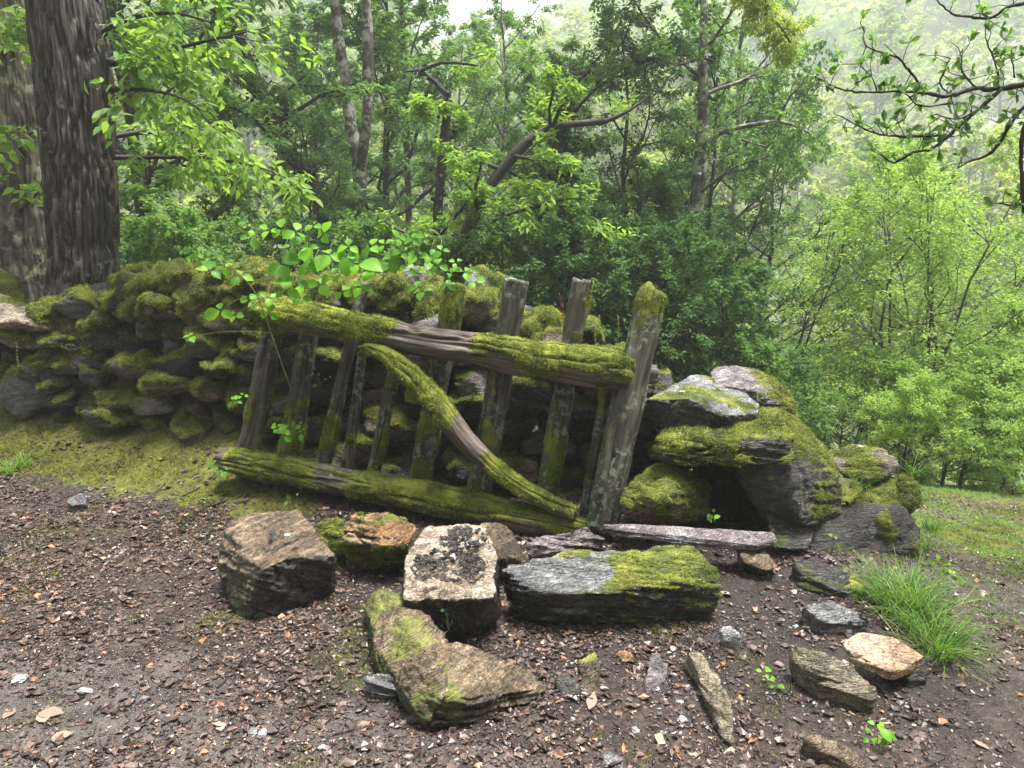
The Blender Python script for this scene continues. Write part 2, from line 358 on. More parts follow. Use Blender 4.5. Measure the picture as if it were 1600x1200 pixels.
def mossmask(V, n, rng, amount, up=0.5, freq=6.0):
    off = rng.uniform(0, 50, 3)
    m = amount+up*(n[:, 2]-0.2)+0.55*fbm(V*freq+off, 4)
    return np.clip(ss(m, 0.30, 0.62), 0, 1)
def blades(V, F, mask, dens, L, W, rng, droop=0.25, spread=0.7, cap=400000, lift=0.0):
    if F.shape[1] == 4: F = np.concatenate([F[:, [0, 1, 2]], F[:, [0, 2, 3]]])
    a, b, c = V[F[:, 0]], V[F[:, 1]], V[F[:, 2]]
    fn = np.cross(b-a, c-a); ar = np.linalg.norm(fn, axis=1)/2; fn = norm(fn)
    mk_ = mask[F].mean(1); wgt = ar*np.where(mk_ > 0.12, mk_, 0)
    tot = wgt.sum()*dens
    n = int(min(cap, tot))
    if n < 3: return None
    cs = np.cumsum(wgt); i = np.searchsorted(cs, rng.uniform(0, cs[-1], n)); i = np.minimum(i, len(F)-1)
    u = rng.uniform(0, 1, (n, 2)); fl = u.sum(1) > 1; u[fl] = 1-u[fl]
    P = a[i]+(b-a)[i]*u[:, :1]+(c-a)[i]*u[:, 1:]; N = fn[i]
    P = P+N*lift
    l = L*(0.55+0.8*rng.uniform(0, 1, n))*(0.7+0.5*mk_[i])*(1+0.5*fbm(P*30, 2))
    d = norm(N+spread*rng.normal(0, 1, (n, 3))*0.6+np.array([0, 0, -droop]))
    sd = norm(np.cross(d, rng.normal(0, 1, (n, 3))))
    wv = (W*(0.6+0.8*rng.uniform(0, 1, n)))[:, None]
    B = P-N*0.002
    tip = B+d*l[:, None]+np.array([0, 0, -1.0])*(droop*0.35*l)[:, None]
    VV = np.stack([B-sd*wv/2, B+sd*wv/2, tip], 1).reshape(-1, 3); FF = np.arange(n*3).reshape(-1, 3)
    return VV, FF, np.repeat(rng.uniform(0, 1, n), 3)
def addmoss(parent, V, F, mask, rng, dens=60000, L=0.013, W=0.0035, **kw):
    r = blades(V, F, mask, dens, L, W, rng, **kw)
    if r is None: return None
    return mk('moss', r[0], r[1], M['moss'], parent, {'tint': r[2]}, smooth=False)
def rock(name, hulls, mat, label, cat='rock', seed=0, lev=5, moss=0.0, up=0.5, mfreq=6.0, amp=0.012, strata=0.008, sd=(0.1, 0.15, 1), chip=0.008, k=26, grp=None, mdens=60000, mL=0.012, thick=0.012, parent=None, freq=1.0, mossfn=None, cutn=None, cutt=.62, mcap=1.0):  # cutn, cutt: top-plane normal and threshold for the painted side shade
    rng = np.random.default_rng(seed+1000); b = MB()
    if not isinstance(hulls[0], list): hulls = [hulls]
    for H in hulls:
        V, F = hullrock(H, lev, k); V = roughen(V, F, rng, amp, strata, sd, chip, freq)
        n = vnormals(V, F)
        m = mossmask(V, n, rng, moss, up, mfreq) if moss > 0 else np.zeros(len(V))
        if mossfn is not None: m = np.clip(m*mossfn(V, n), 0, 1)
        m = np.minimum(m, mcap); V = V+n*(thick*m*(0.8+0.6*fbm(V*22, 2)))[:, None]
        ct = 1-ss(np.abs(n@norm(np.array(cutn, float)))+.06*fbm(V*12, 3), cutt-.12, cutt+.02) if cutn is not None else np.zeros(len(V))  # mask by normal: faces off the top plane get the painted shade
        b.add(V, F, moss=m, cut=ct)
    V = np.concatenate(b.V); F = np.concatenate(b.F); m = np.concatenate(b.A['moss']); ct = np.concatenate(b.A['cut'])
    org = [V[:, 0].mean(), V[:, 1].mean(), V[:, 2].min()]
    o = mk(name, V, F, M[mat], parent, {'moss': m, 'cut': ct}, True, org)  # cut: mask of the painted side shade
    if parent is None: tag(o, label, cat, grp)
    if moss > 0 and mdens > 0: addmoss(o, V, F, m, rng, mdens, mL)
    return o

def catmull(P, rad, step):
    P = np.asarray(P, dtype=float); rad = np.asarray(rad, dtype=float)
    Q = np.vstack([2*P[0]-P[1], P, 2*P[-1]-P[-2]]); out = []; ro = []
    for i in range(len(P)-1):
        n = max(1, int(np.linalg.norm(P[i+1]-P[i])/step)); t = np.linspace(0, 1, n, endpoint=False)[:, None]
        a, b, c, d = Q[i], Q[i+1], Q[i+2], Q[i+3]
        out.append(0.5*(2*b+(c-a)*t+(2*a-5*b+4*c-d)*t*t+(3*b-a-3*c+d)*t**3)); ro.append(rad[i]+(rad[i+1]-rad[i])*t[:, 0])
    out.append(P[-1:]); ro.append(rad[-1:]); return np.vstack(out), np.concatenate(ro)
def tube(P, rad, nseg=8, step=None, cap=True, flat=1.0, disp=None, sq=0.0, up=None):
    P = np.asarray(P, dtype=float); rad = np.asarray(rad, dtype=float)
    if step: P, rad = catmull(P, rad, step)
    n = len(P); T = norm(np.gradient(P, axis=0)); L = np.concatenate([[0], np.cumsum(np.linalg.norm(np.diff(P, axis=0), axis=1))])
    x = np.array(up if up is not None else ([0, 0, 1.0] if abs(T[0][2]) < 0.8 else [1.0, 0, 0])); X = np.zeros_like(P)
    for i in range(n):
        x = x-T[i]*np.dot(x, T[i]); x = x/max(1e-9, np.linalg.norm(x)); X[i] = x
    Y = np.cross(T, X); a = np.linspace(0, 2*np.pi, nseg, endpoint=False)
    ca, sa = np.cos(a), np.sin(a)
    if sq > 0:
        q = (np.abs(ca)**(2+sq*4)+np.abs(sa)**(2+sq*4))**(-1/(2+sq*4)); ca, sa = ca*q, sa*q
    tc = np.stack([np.outer(rad, ca), np.outer(rad, sa)*flat, np.repeat(L[:, None], nseg, 1)], -1)
    rr = np.ones((n, nseg))
    if disp is not None: rr = rr+disp(tc.reshape(-1, 3)).reshape(n, nseg)/np.maximum(rad[:, None], 1e-4)
    V = P[:, None]+X[:, None]*(tc[..., 0]*rr)[..., None]+Y[:, None]*(tc[..., 1]*rr)[..., None]
    V = V.reshape(-1, 3); tc = tc.reshape(-1, 3)
    i, j = np.meshgrid(np.arange(n-1), np.arange(nseg), indexing='ij'); j2 = (j+1) % nseg
    F = np.stack([i*nseg+j, i*nseg+j2, (i+1)*nseg+j2, (i+1)*nseg+j], -1).reshape(-1, 4)
    if cap:
        base = len(V); V = np.vstack([V, P[0]+T[0]*rad[0]*-0.05, P[-1]+T[-1]*rad[-1]*0.05]); tc = np.vstack([tc, [0, 0, 0], [0, 0, L[-1]]])
        # end caps as quads with a doubled centre edge
        e = []
        for q in range(0, nseg, 2):
            e.append([base, (q+2) % nseg, (q+1) % nseg, q]); s0 = (n-1)*nseg
            e.append([base+1, s0+q, s0+(q+1) % nseg, s0+(q+2) % nseg])
        F = np.vstack([F, e])
    return V, F, tc
def leafmesh(B, Dr, Up, L, W, K=2, droop=0.3, fold=0.25, prof=None, tint=None, rng=None):
    """many leaves at once: B bases, Dr directions, Up blade normals"""
    n = len(B); Dr = norm(Dr); S = norm(np.cross(Dr, Up)); U = np.cross(S, Dr)
    L = np.broadcast_to(L, n)[:, None]; W = np.broadcast_to(W, n)[:, None]
    if K == 0:                          # one rhombus
        tip = B+Dr*L-U*L*droop*0.5; mid = B+Dr*L*0.45
        V = np.stack([B, mid-S*W/2+U*W*fold*0.5, tip, mid+S*W/2+U*W*fold*0.5], 1).reshape(-1, 3)
        F = np.arange(n*4).reshape(-1, 4); per = 4
    else:
        ts = np.linspace(0, 1, K+2); pr = prof if prof is not None else np.sin(np.pi*ts**0.8)
        rows = []
        for t, p in zip(ts, pr):
            c = B+Dr*L*(t-0.12*droop*t*t)-U*L*droop*t*t*0.5
            rows += [c-S*W*p/2+U*W*fold*p*0.5, c, c+S*W*p/2+U*W*fold*p*0.5]
        V = np.stack(rows, 1); per = V.shape[1]; V = V.reshape(-1, 3); f = []
        for k in range(K+1):
            f += [[3*k, 3*k+1, 3*k+4, 3*k+3], [3*k+1, 3*k+2, 3*k+5, 3*k+4]]
        F = (np.array(f)[None]+(np.arange(n)*per)[:, None, None]).reshape(-1, 4)
    t = tint if tint is not None else rng.uniform(0, 1, n)
    return V, F, np.repeat(t, per)
def place_leaves(A, Bp, per, L, W, rng, K=0, droop=0.3, out=0.9, flatn=0.5, hang=0.25, jit=0.02, petiole=0.0, clump=None):
    """leaves along twigs A->Bp"""
    n = len(A)*per; i = np.repeat(np.arange(len(A)), per); t = rng.uniform(0.05, 1.05, n)[:, None]
    T = norm(Bp-A)[i]; P = A[i]+(Bp-A)[i]*t+rng.normal(0, jit, (n, 3))
    side = np.cross(T, [0, 0, 1.0]); side = norm(side+1e-6)*np.where(rng.uniform(0, 1, n) < 0.5, -1, 1)[:, None]
    d = norm(T*0.7+side*out+rng.normal(0, 0.35, (n, 3))+np.array([0, 0, -hang]))
    up = norm(np.array([0, 0, 1.0])+rng.normal(0, flatn, (n, 3)))
    l = L*rng.uniform(0.6, 1.25, n)
    tn = np.clip(0.5+0.35*rng.normal(0, 1, n)+0.45*fbm(P*1.3+7, 2), 0, 1)
    return leafmesh(P+d*petiole, d, up, l, W*l/L, K, droop, 0.3, tint=tn)
# ---------------------------------------------------------------- ground sheet
def axis(lo, hi, a, b, st, g):
    c = [a]
    while c[-1] < b: c.append(c[-1]+st)
    r = []; s = st; x = c[-1]
    while x < hi: s *= g; x += s; r.append(min(x, hi))
    l = []; s = st; x = a
    while x > lo: s *= g; x -= s; l.append(max(x, lo))
    return np.array(l[::-1]+c+r)
gx = axis(-170, 170, -4.0, 3.6, 0.015, 1.09); gy = axis(-45, 210, 1.3, 5.2, 0.015, 1.06)
XX, YY = np.meshgrid(gx, gy, indexing='xy'); ZZ = hgt(XX, YY)
nx, ny = len(gx), len(gy); Vg = np.stack([XX, YY, ZZ], -1).reshape(-1, 3)
i, j = np.meshgrid(np.arange(nx-1), np.arange(ny-1)); i = i.ravel(); j = j.ravel()
Fg = np.stack([j*nx+i, j*nx+i+1, (j+1)*nx+i+1, (j+1)*nx+i], -1)
def gmasks(V):
    x, y = V[:, 0], V[:, 1]; P = V*np.array([1, 1, 0])
    E = 4.05-0.37*(x+3.0)+0.15*fbm(P*3, 3)
    bank = ss(y-E, -0.12, 0.18)*(1-ss(x, -1.3, -0.7))
    right = ss((x-1.95)*0.85+(y-2.6)*-0.1+0.25*fbm(P*1.6, 3), 0.0, 0.35)*(1-ss(y, 12, 18))*ss(x, 1.4, 1.8)
    moss = np.maximum(bank, 0.52*right)
    far = ss(np.hypot(x, y), 9, 14)
    silt = .8*(1-ss(y+0.1*x, 1.9, 2.6))*(1-ss(x, -0.3, 0.5))+0.45*ss(x, 1.5, 2.0)*(1-ss(y, 2.2, 2.8))
    hum = ss(x+.2*fbm(P*2, 3), -1.1, -.7)*(1-ss(x+.2*fbm(P*2+5, 3), 1.25, 1.6))*ss(y+.15*fbm(P*2.5, 3), 1.80, 2.2)*(1-ss(y, 5, 6))
    return moss, far, silt, hum
gm, gf, gs, gh = gmasks(Vg)
ground = mk('ground', Vg, Fg, M['ground'], None, {'moss': gm, 'far': gf, 'silt': gs, 'humus': gh}); tag(ground, kind='structure')

# ---------------------------------------------------------------- loose rocks
def zp(L): return [Z(*p) for p in L]
def base_under(P, zb=None, f=0.9, sel=0.0):
    P = np.array(P); c = P.mean(0); out = [*P]
    for p in P:
        if p[1] > c[1]-sel:
            q = c+(p-c)*f; q[2] = (hz(q[0], q[1])-0.06) if zb is None else zb; out.append(q)
    return out
RK = []
def zrock(pts, mat, label, seed, cat='rock', **kw): return rock(kw.pop('name', 'boulder'), base_under(zp(pts)), mat, label, cat, seed, **kw)
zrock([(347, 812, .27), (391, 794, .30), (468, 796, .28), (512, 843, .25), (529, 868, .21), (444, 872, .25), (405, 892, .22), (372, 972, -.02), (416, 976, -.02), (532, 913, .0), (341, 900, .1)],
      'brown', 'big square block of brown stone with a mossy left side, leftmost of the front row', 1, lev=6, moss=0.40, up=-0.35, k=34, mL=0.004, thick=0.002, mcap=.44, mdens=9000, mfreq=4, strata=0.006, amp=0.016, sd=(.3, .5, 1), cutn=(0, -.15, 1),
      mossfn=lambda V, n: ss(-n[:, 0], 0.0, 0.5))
zrock([(497, 812, .2), (510, 803, .22), (538, 812, .2), (548, 850, .12), (500, 850, .1), (520, 860, .05)], 'dark', 'small dark mossy stone wedged between the brown block and the ochre rock', 2, lev=5, moss=0.45, mL=0.008)
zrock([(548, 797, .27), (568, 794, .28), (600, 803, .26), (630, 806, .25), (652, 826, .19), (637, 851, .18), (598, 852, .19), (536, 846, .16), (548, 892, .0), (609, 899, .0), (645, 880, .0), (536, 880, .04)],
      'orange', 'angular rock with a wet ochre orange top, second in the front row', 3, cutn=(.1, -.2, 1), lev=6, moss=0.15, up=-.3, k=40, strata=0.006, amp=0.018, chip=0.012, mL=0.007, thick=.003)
zrock([(747, 816, .24), (776, 813, .24), (801, 832, .2), (817, 870, .12), (770, 872, .15), (750, 868, .15), (812, 885, .02), (765, 890, .02)],
      'brown', 'brown wedge of rock behind the upper right corner of the pale flat-topped block', 4, lev=5, strata=0.010, sd=(.9, .2, .4), k=30)
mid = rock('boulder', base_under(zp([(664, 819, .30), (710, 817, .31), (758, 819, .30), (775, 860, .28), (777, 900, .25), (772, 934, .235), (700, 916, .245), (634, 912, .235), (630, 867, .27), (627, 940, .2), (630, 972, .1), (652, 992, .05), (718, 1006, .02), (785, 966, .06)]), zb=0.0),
      'cream', 'block with a pale cream grained flat top carrying crumbs of dirt, front darkened as shade', 'rock', 5, 6, cutn=(0, -.2, 1), amp=0.010, strata=0.005, sd=(1, -.35, .1), k=40)
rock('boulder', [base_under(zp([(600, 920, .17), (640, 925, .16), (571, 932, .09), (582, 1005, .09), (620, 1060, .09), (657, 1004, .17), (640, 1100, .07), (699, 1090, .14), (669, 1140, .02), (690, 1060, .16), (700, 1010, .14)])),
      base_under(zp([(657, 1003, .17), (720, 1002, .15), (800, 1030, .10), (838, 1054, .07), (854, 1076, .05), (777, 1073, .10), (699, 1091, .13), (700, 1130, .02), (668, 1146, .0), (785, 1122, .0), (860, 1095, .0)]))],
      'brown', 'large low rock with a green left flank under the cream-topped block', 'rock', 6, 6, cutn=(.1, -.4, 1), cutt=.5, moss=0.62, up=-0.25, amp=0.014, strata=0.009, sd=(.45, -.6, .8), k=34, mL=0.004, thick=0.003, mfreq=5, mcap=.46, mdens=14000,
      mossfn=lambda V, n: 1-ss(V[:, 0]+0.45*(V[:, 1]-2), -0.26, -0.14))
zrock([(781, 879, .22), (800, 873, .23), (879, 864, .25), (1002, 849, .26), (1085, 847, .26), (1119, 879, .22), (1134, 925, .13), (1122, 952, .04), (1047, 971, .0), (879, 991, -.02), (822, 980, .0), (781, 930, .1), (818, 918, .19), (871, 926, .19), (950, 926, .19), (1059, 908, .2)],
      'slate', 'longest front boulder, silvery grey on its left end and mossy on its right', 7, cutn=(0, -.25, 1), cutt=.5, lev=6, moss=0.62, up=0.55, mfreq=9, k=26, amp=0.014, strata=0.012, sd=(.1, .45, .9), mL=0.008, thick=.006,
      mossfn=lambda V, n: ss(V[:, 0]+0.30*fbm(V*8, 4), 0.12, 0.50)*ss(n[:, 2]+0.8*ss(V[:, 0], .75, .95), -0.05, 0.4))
zrock([(819, 850, .13), (845, 836, .15), (880, 832, .16), (916, 821, .18), (947, 840, .14), (900, 856, .11), (822, 872, .08), (935, 856, .08)],
      'purple', 'low purple grey rock lying between the bottom rail and the longest boulder', 8, lev=5, strata=0.012, sd=(.1, .5, .8), k=30)
zrock([(937, 817, .165), (1010, 819, .165), (1100, 824, .16), (1210, 832, .155), (1218, 840, .14), (1179, 852, .125), (1116, 846, .12), (960, 829, .13), (937, 826, .14)],
      'purple', 'long thin slab like a plank lying across the foot of the gatepost', 9, lev=6, strata=0.006, amp=0.006, chip=0.002, sd=(.05, .2, 1), k=40, cat='slab', name='stone_slab') if False else None
def drock(pts, mat, label, seed, cat='rock', **kw):
    P = [D(*p) for p in pts]; return rock(kw.pop('name', 'boulder'), P, mat, label, cat, seed, **kw)
def slab(pts, th, mat, label, seed, back=0.0, **kw):
    P = zp(pts); P = P+[p-np.array([0, 0, th]) for p in P]
    return rock(kw.pop('name', 'stone_slab'), P, mat, label, kw.pop('cat', 'slab'), seed, **kw)
slab([(937, 818, .185), (1010, 819, .185), (1100, 825, .18), (1210, 833, .175), (1218, 842, .165), (1179, 852, .155), (1116, 846, .155), (960, 829, .165)], .028,
     'purple', 'long thin stone slab lying like a plank at the foot of the gatepost', 9, lev=6, strata=0.004, amp=0.005, chip=0.002, sd=(.02, .1, 1), k=40)
drock([(1150, 852, 2.9), (1185, 850, 2.95), (1222, 888, 2.75), (1200, 900, 2.75), (1160, 880, 2.8), (1190, 870, 3.2), (1150, 890, 3.1)], 'brown', 'small brown wedge of stone in the shade under the thin slab', 10, lev=4)
# pile at the wall's right end
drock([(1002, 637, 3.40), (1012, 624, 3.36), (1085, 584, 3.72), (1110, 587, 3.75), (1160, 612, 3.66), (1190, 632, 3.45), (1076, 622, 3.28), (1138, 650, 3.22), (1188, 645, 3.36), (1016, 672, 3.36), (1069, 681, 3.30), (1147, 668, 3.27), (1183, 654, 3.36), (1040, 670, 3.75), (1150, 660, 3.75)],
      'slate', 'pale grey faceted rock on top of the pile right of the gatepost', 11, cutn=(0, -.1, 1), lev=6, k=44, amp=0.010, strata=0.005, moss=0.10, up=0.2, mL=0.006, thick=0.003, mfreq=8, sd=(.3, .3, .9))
drock([(1107, 580, 3.85), (1122, 570, 3.9), (1197, 584, 3.8), (1220, 599, 3.75), (1243, 630, 3.65), (1236, 650, 3.6), (1185, 610, 3.6), (1120, 600, 3.6), (1120, 660, 3.7), (1240, 665, 3.7), (1180, 640, 4.1), (1160, 580, 4.1)],
      'purple', 'pinkish grey rock with yellow moss behind the pale grey faceted rock', 12, lev=6, k=30, amp=0.018, moss=0.42, up=0.3, mL=0.010, mfreq=7, mossfn=lambda V, n: ss(V[:, 0], 1.2, 1.32))
drock([(1029, 682, 3.20), (1021, 712, 3.15), (1038, 729, 3.15), (1120, 727, 3.10), (1232, 728, 3.05), (1237, 690, 3.05), (1190, 645, 3.5), (1206, 638, 3.5), (1232, 646, 3.45), (1050, 665, 3.6), (1100, 700, 3.7), (1236, 720, 3.5), (1040, 710, 3.5)],
      'dark', 'thick flat slab with a mossy top edge under the pale grey faceted rock', 13, 'slab', lev=6, name='stone_slab', k=36, amp=0.010, moss=0.45, up=0.5, mL=0.011, strata=0.008)
drock([(1235, 644, 3.5), (1262, 668, 3.45), (1296, 706, 3.35), (1318, 752, 3.15), (1318, 812, 3.12), (1257, 826, 3.02), (1147, 732, 3.15), (1185, 810, 3.1), (1234, 722, 3.03), (1245, 690, 3.10), (1200, 720, 3.7), (1300, 740, 3.6), (1300, 830, 3.5), (1190, 830, 3.6), (1195, 650, 3.6)],
      'dark', 'biggest dark boulder of the pile, its right shoulder bright with yellow moss', 14, lev=6, k=40, strata=.004, amp=0.014, moss=0.40, up=0.85, mL=0.008, thick=0.006,
      mossfn=lambda V, n: np.clip(ss(n[:, 2], 0.0, 0.3)+1.2*ss(n[:, 0]+.3*fbm(V*6, 3), .35, .75), 0, 1.4))
drock([(1019, 724, 3.25), (985, 750, 3.22), (966, 784, 3.15), (980, 812, 3.12), (1030, 822, 3.10), (1069, 820, 3.12), (1110, 806, 3.2), (1107, 757, 3.25), (1056, 732, 3.22), (1040, 780, 3.02), (1010, 790, 3.6), (1090, 800, 3.6), (1050, 730, 3.5)],
      'brown', 'rounded mossy rock at the bottom left of the pile beside the gatepost', 15, lev=6, k=20, moss=0.50, up=0.35, mL=0.011, mossfn=lambda V, n: ss(V[:, 0], 1.02, .90))
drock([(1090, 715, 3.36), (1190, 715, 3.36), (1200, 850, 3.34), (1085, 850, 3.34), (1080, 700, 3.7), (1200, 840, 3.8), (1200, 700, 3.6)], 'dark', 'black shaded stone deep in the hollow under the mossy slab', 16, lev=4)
drock([(1291, 703, 3.45), (1335, 694, 3.55), (1382, 701, 3.5), (1403, 716, 3.4), (1404, 735, 3.35), (1376, 752, 3.3), (1313, 744, 3.28), (1300, 725, 3.3), (1350, 740, 3.7)],
      'olive', 'flat grey stone lying uppermost at the far right end of the pile', 17, lev=5, k=44, moss=0.34, up=0.2, sd=(.1, .2, 1), cutn=(0, -.1, 1), mL=0.009, strata=.012)
drock([(1318, 775, 3.3), (1340, 760, 3.35), (1366, 748, 3.4), (1404, 742, 3.45), (1418, 757, 3.3), (1414, 788, 3.2), (1391, 811, 3.15), (1325, 812, 3.15), (1350, 800, 3.6), (1400, 790, 3.6)],
      'olive', 'stone with wispy grass, second down at the far right of the pile', 18, lev=5, k=40, sd=(.1, .2, 1), moss=0.45, up=0.25, mL=0.009, strata=.01)
drock([(1312, 786, 3.18), (1414, 786, 3.14), (1436, 825, 3.14), (1432, 888, 3.10), (1310, 900, 3.05), (1250, 885, 3.0), (1262, 815, 3.1), (1300, 850, 3.8), (1436, 830, 3.6), (1436, 890, 3.5)],
      'dark', 'dark earthy block standing lowest at the far right foot of the pile', 19, lev=5, k=34, amp=.016, moss=.22, up=-.1, mL=.008)
slab([(1236, 868, .12), (1275, 872, .12), (1320, 890, .10), (1352, 912, .06), (1330, 928, .05), (1290, 915, .06), (1249, 900, .07)], .1, 'dark', 'half buried mossy slab at the foot of the pile above the grass tuft', 20, lev=5, moss=.4, up=.2, mL=.008, k=20)
slab([(1250, 943, .09), (1296, 937, .10), (1350, 957, .07), (1362, 968, .05), (1330, 972, .05), (1280, 968, .06)], .08, 'slate', 'wet grey flat slab beside the grass tuft', 21, lev=5, k=30, strata=.006)
slab([(1313, 1005, .11), (1340, 985, .12), (1397, 995, .12), (1446, 1025, .09), (1418, 1043, .08), (1391, 1050, .08), (1330, 1024, .09)], .035, 'tan', 'cream and orange flat stone left of the grass tuft', 22, lev=5, k=34, amp=.006, strata=.002, chip=.004)
slab([(1395, 1015, .10), (1440, 1026, .08), (1450, 1050, .04), (1420, 1060, .03)], .1, 'dark', 'small dark stone propping the cream and orange flat stone', 23, lev=4, k=16)
slab([(1232, 1004, .11), (1251, 1006, .12), (1330, 1036, .11), (1374, 1078, .06), (1366, 1100, .03), (1296, 1070, .05), (1243, 1038, .06)], .09, 'olive', 'long rounded olive brown stone below the cream and orange stone', 24, lev=5, k=16, strata=.007, amp=.008)
slab([(1070, 1009, .08), (1095, 1014, .09), (1127, 1052, .09), (1146, 1113, .07), (1147, 1163, .02), (1124, 1147, .03), (1106, 1085, .06), (1085, 1040, .07)], .09, 'olive', 'long narrow tan stone set on edge running down the muddy slope', 25, lev=5, k=20, moss=.25, up=.2, mL=.006, mossfn=lambda V, n: ss(V[:, 1], 2.15, 2.3))
slab([(1012, 1020, .06), (1030, 1014, .07), (1048, 1035, .06), (1040, 1060, .04), (1012, 1086, .02), (1006, 1070, .03)], .07, 'purple', 'reddish grey leaf shaped stone in the mud, third from the big low rock', 26, lev=4, k=22)
slab([(908, 1030, .05), (930, 1015, .07), (938, 1040, .06), (935, 1085, .03), (905, 1075, .02)], .08, 'brown', 'mossy topped brown stone in the mud, second from the big low rock', 27, lev=4, k=22, moss=.5, up=0, mL=.006, mossfn=lambda V, n: ss(V[:, 1], 2.13, 2.22))
slab([(870, 1060, .06), (888, 1050, .07), (905, 1070, .05), (902, 1098, .02), (875, 1095, .02)], .08, 'dark', 'dark green slate stone in the mud, nearest the tip of the big low rock', 28, lev=4, k=26)
slab([(1252, 1148, .04), (1275, 1143, .05), (1335, 1172, .04), (1375, 1200, .02), (1345, 1205, .02), (1280, 1170, .03)], .07, 'brown', 'brown long stone half sunk at the bottom edge of the view', 29, lev=4, k=20)
slab([(572, 1052, .07), (590, 1050, .08), (625, 1055, .08), (622, 1080, .05), (600, 1103, .0), (582, 1090, .02)], .08, 'slate', 'grey angular layered stone left of the big low rock', 30, lev=5, k=34, strata=.010)
slab([(1124, 980, .07), (1140, 976, .08), (1160, 990, .06), (1155, 1003, .03), (1130, 1000, .03)], .05, 'white', 'small white angular stone in front of the right end of the longest boulder', 31, lev=4, k=34, strata=.002, amp=.006)
slab([(912, 1176, .02), (950, 1170, .03), (980, 1185, .02), (970, 1210, .01), (915, 1205, .01)], .04, 'slate', 'pale grey flat stone at the bottom centre edge of the view', 32, lev=4, k=22, strata=.002)
slab([(104, 780, .04), (125, 768, .05), (140, 772, .05), (135, 784, .03), (112, 790, .02)], .05, 'slate', 'small grey stone at the edge of the mossy bank on the left', 33, lev=4, k=20)
slab([(960, 1020, .03), (975, 1016, .04), (990, 1024, .03), (978, 1034, .02)], .03, 'orange', 'rusty orange pebble in the mud above the reddish leaf shaped stone', 34, 'pebble', lev=3, k=8)
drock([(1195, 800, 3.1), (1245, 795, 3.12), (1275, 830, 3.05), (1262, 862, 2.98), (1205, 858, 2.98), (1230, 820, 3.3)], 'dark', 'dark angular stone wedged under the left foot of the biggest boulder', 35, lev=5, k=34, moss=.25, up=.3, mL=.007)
drock([(1408, 742, 3.3), (1428, 752, 3.28), (1436, 790, 3.22), (1420, 806, 3.2), (1404, 785, 3.2), (1425, 780, 3.5)], 'olive', 'narrow mossy stone at the outer right edge of the pile', 36, lev=5, k=26, moss=.5, up=.2, mL=.009)
drock([(1290, 752, 3.22), (1330, 748, 3.25), (1345, 768, 3.2), (1330, 790, 3.14), (1298, 788, 3.14), (1320, 770, 3.45)], 'brown', 'small brown stone squeezed between the biggest boulder and the right end stones', 37, lev=4, k=30, moss=.3, up=.3, mL=.007)
# crumbs and chips that lie on the cream block
rng = np.random.default_rng(5)
def dirt_patch(px0, py0, rx, ry, n, z):
    for q in range(n):
        a = rng.uniform(0, 6.283); r = math.sqrt(rng.uniform()); yield Z(px0+rx*r*math.cos(a), py0+ry*r*math.sin(a), z)
b = MB(); U0, F0 = ico(1); U1, F1 = ico(2)
for (cx, cy_, rx, ry, n, z) in [(725, 840, 30, 14, 420, .305), (700, 885, 48, 18, 620, .275), (740, 862, 22, 22, 260, .29), (672, 868, 18, 8, 90, .285)]:
    for p in dirt_patch(cx, cy_, rx*1.25, ry*1.3, int(n*6.0), z):
        if fbm(p[None]*38, 3)[0] < .08: continue
        s = .001+.0042*rng.uniform()**2.5; b.add((U1*s*rng.uniform(.6, 1.3, 3)*(1+.25*vn(U1*2+rng.uniform(0, 50)))[:, None])@rotm(rng.uniform(0, 6, 3)).T+p+[0, 0, s*.3], F1, tint=rng.uniform(0, .5), moss=0.0)
tag(b.build('dirt', M['dark']), 'heap of dark gritty dirt on the cream flat-topped block', 'dirt', kind='stuff')
def chipstone(name, P, size, mat, label, grp, seed, cat='stone chip'):
    r = np.random.default_rng(seed); U, F = ico(3); V = U.copy()
    for q in range(7):
        n = norm(r.normal(0, 1, 3)); d = r.uniform(.45, .8); e = np.maximum(V@n-d, 0); V = V-np.outer(e, n)
    V = V*np.array(size)*(1+.12*fbm(U*2+r.uniform(0, 50), 3))[:, None]; V = V@rotm(np.array([r.normal(0, .25), r.normal(0, .25), r.uniform(0, 6)])).T+P
    o = mk(name, V, F, M[mat], None, {'moss': np.zeros(len(V))}, False, P); return tag(o, label, cat, grp)
for q, (px, py, s, m, lb) in enumerate([(686, 868, .022, 'slate', 'bluish slate chip in the middle of the dirt on the cream block'), (708, 870, .018, 'white', 'pale flat chip beside the bluish slate chip on the cream block'),
        (733, 873, .018, 'slate', 'bluish chip at the right of the dirt on the cream block'), (717, 851, .013, 'slate', 'smallest slate chip on the dirt of the cream block'),
        ]):
    chipstone('stone_chip', Z(px, py, .30 if py < 860 else .285), (s, s*.7, s*.35), m, lb, None, 50+q)
for q, (px, py, s, m, lb) in enumerate([(452, 836, .02, 'white', 'pale chip on the middle of the brown square block'), (464, 843, .018, 'dark', 'dark chip lying on the right of the brown square block'), (425, 835, .02, 'dark', 'dark chip lying on the left of the brown square block')]):
    chipstone('stone_chip', Z(px, py, .285), (s, s*.7, s*.35), m, lb, None, 70+q)
CH = [(1023, 1082, .016), (1058, 1087, .014), (1059, 1107, .010), (1065, 1103, .010), (1029, 1122, .014), (993, 1147, .015), (895, 1131, .010), (1038, 1148, .014), (944, 1082, .017), (1066, 1132, .022), (737, 1020, .013), (1243, 983, .014),
      (1108, 1098, .014), (1274, 1101, .014), (1052, 1022, .017), (1240, 930, .02), (210, 1090, .02), (135, 1090, .028), (345, 1145, .02), (393, 1148, .02), (410, 1150, .018), (30, 1065, .03), (1270, 1190, .015), (1064, 1104, .012), (505, 1180, .02), (640, 1190, .016), (825, 1178, .016)]
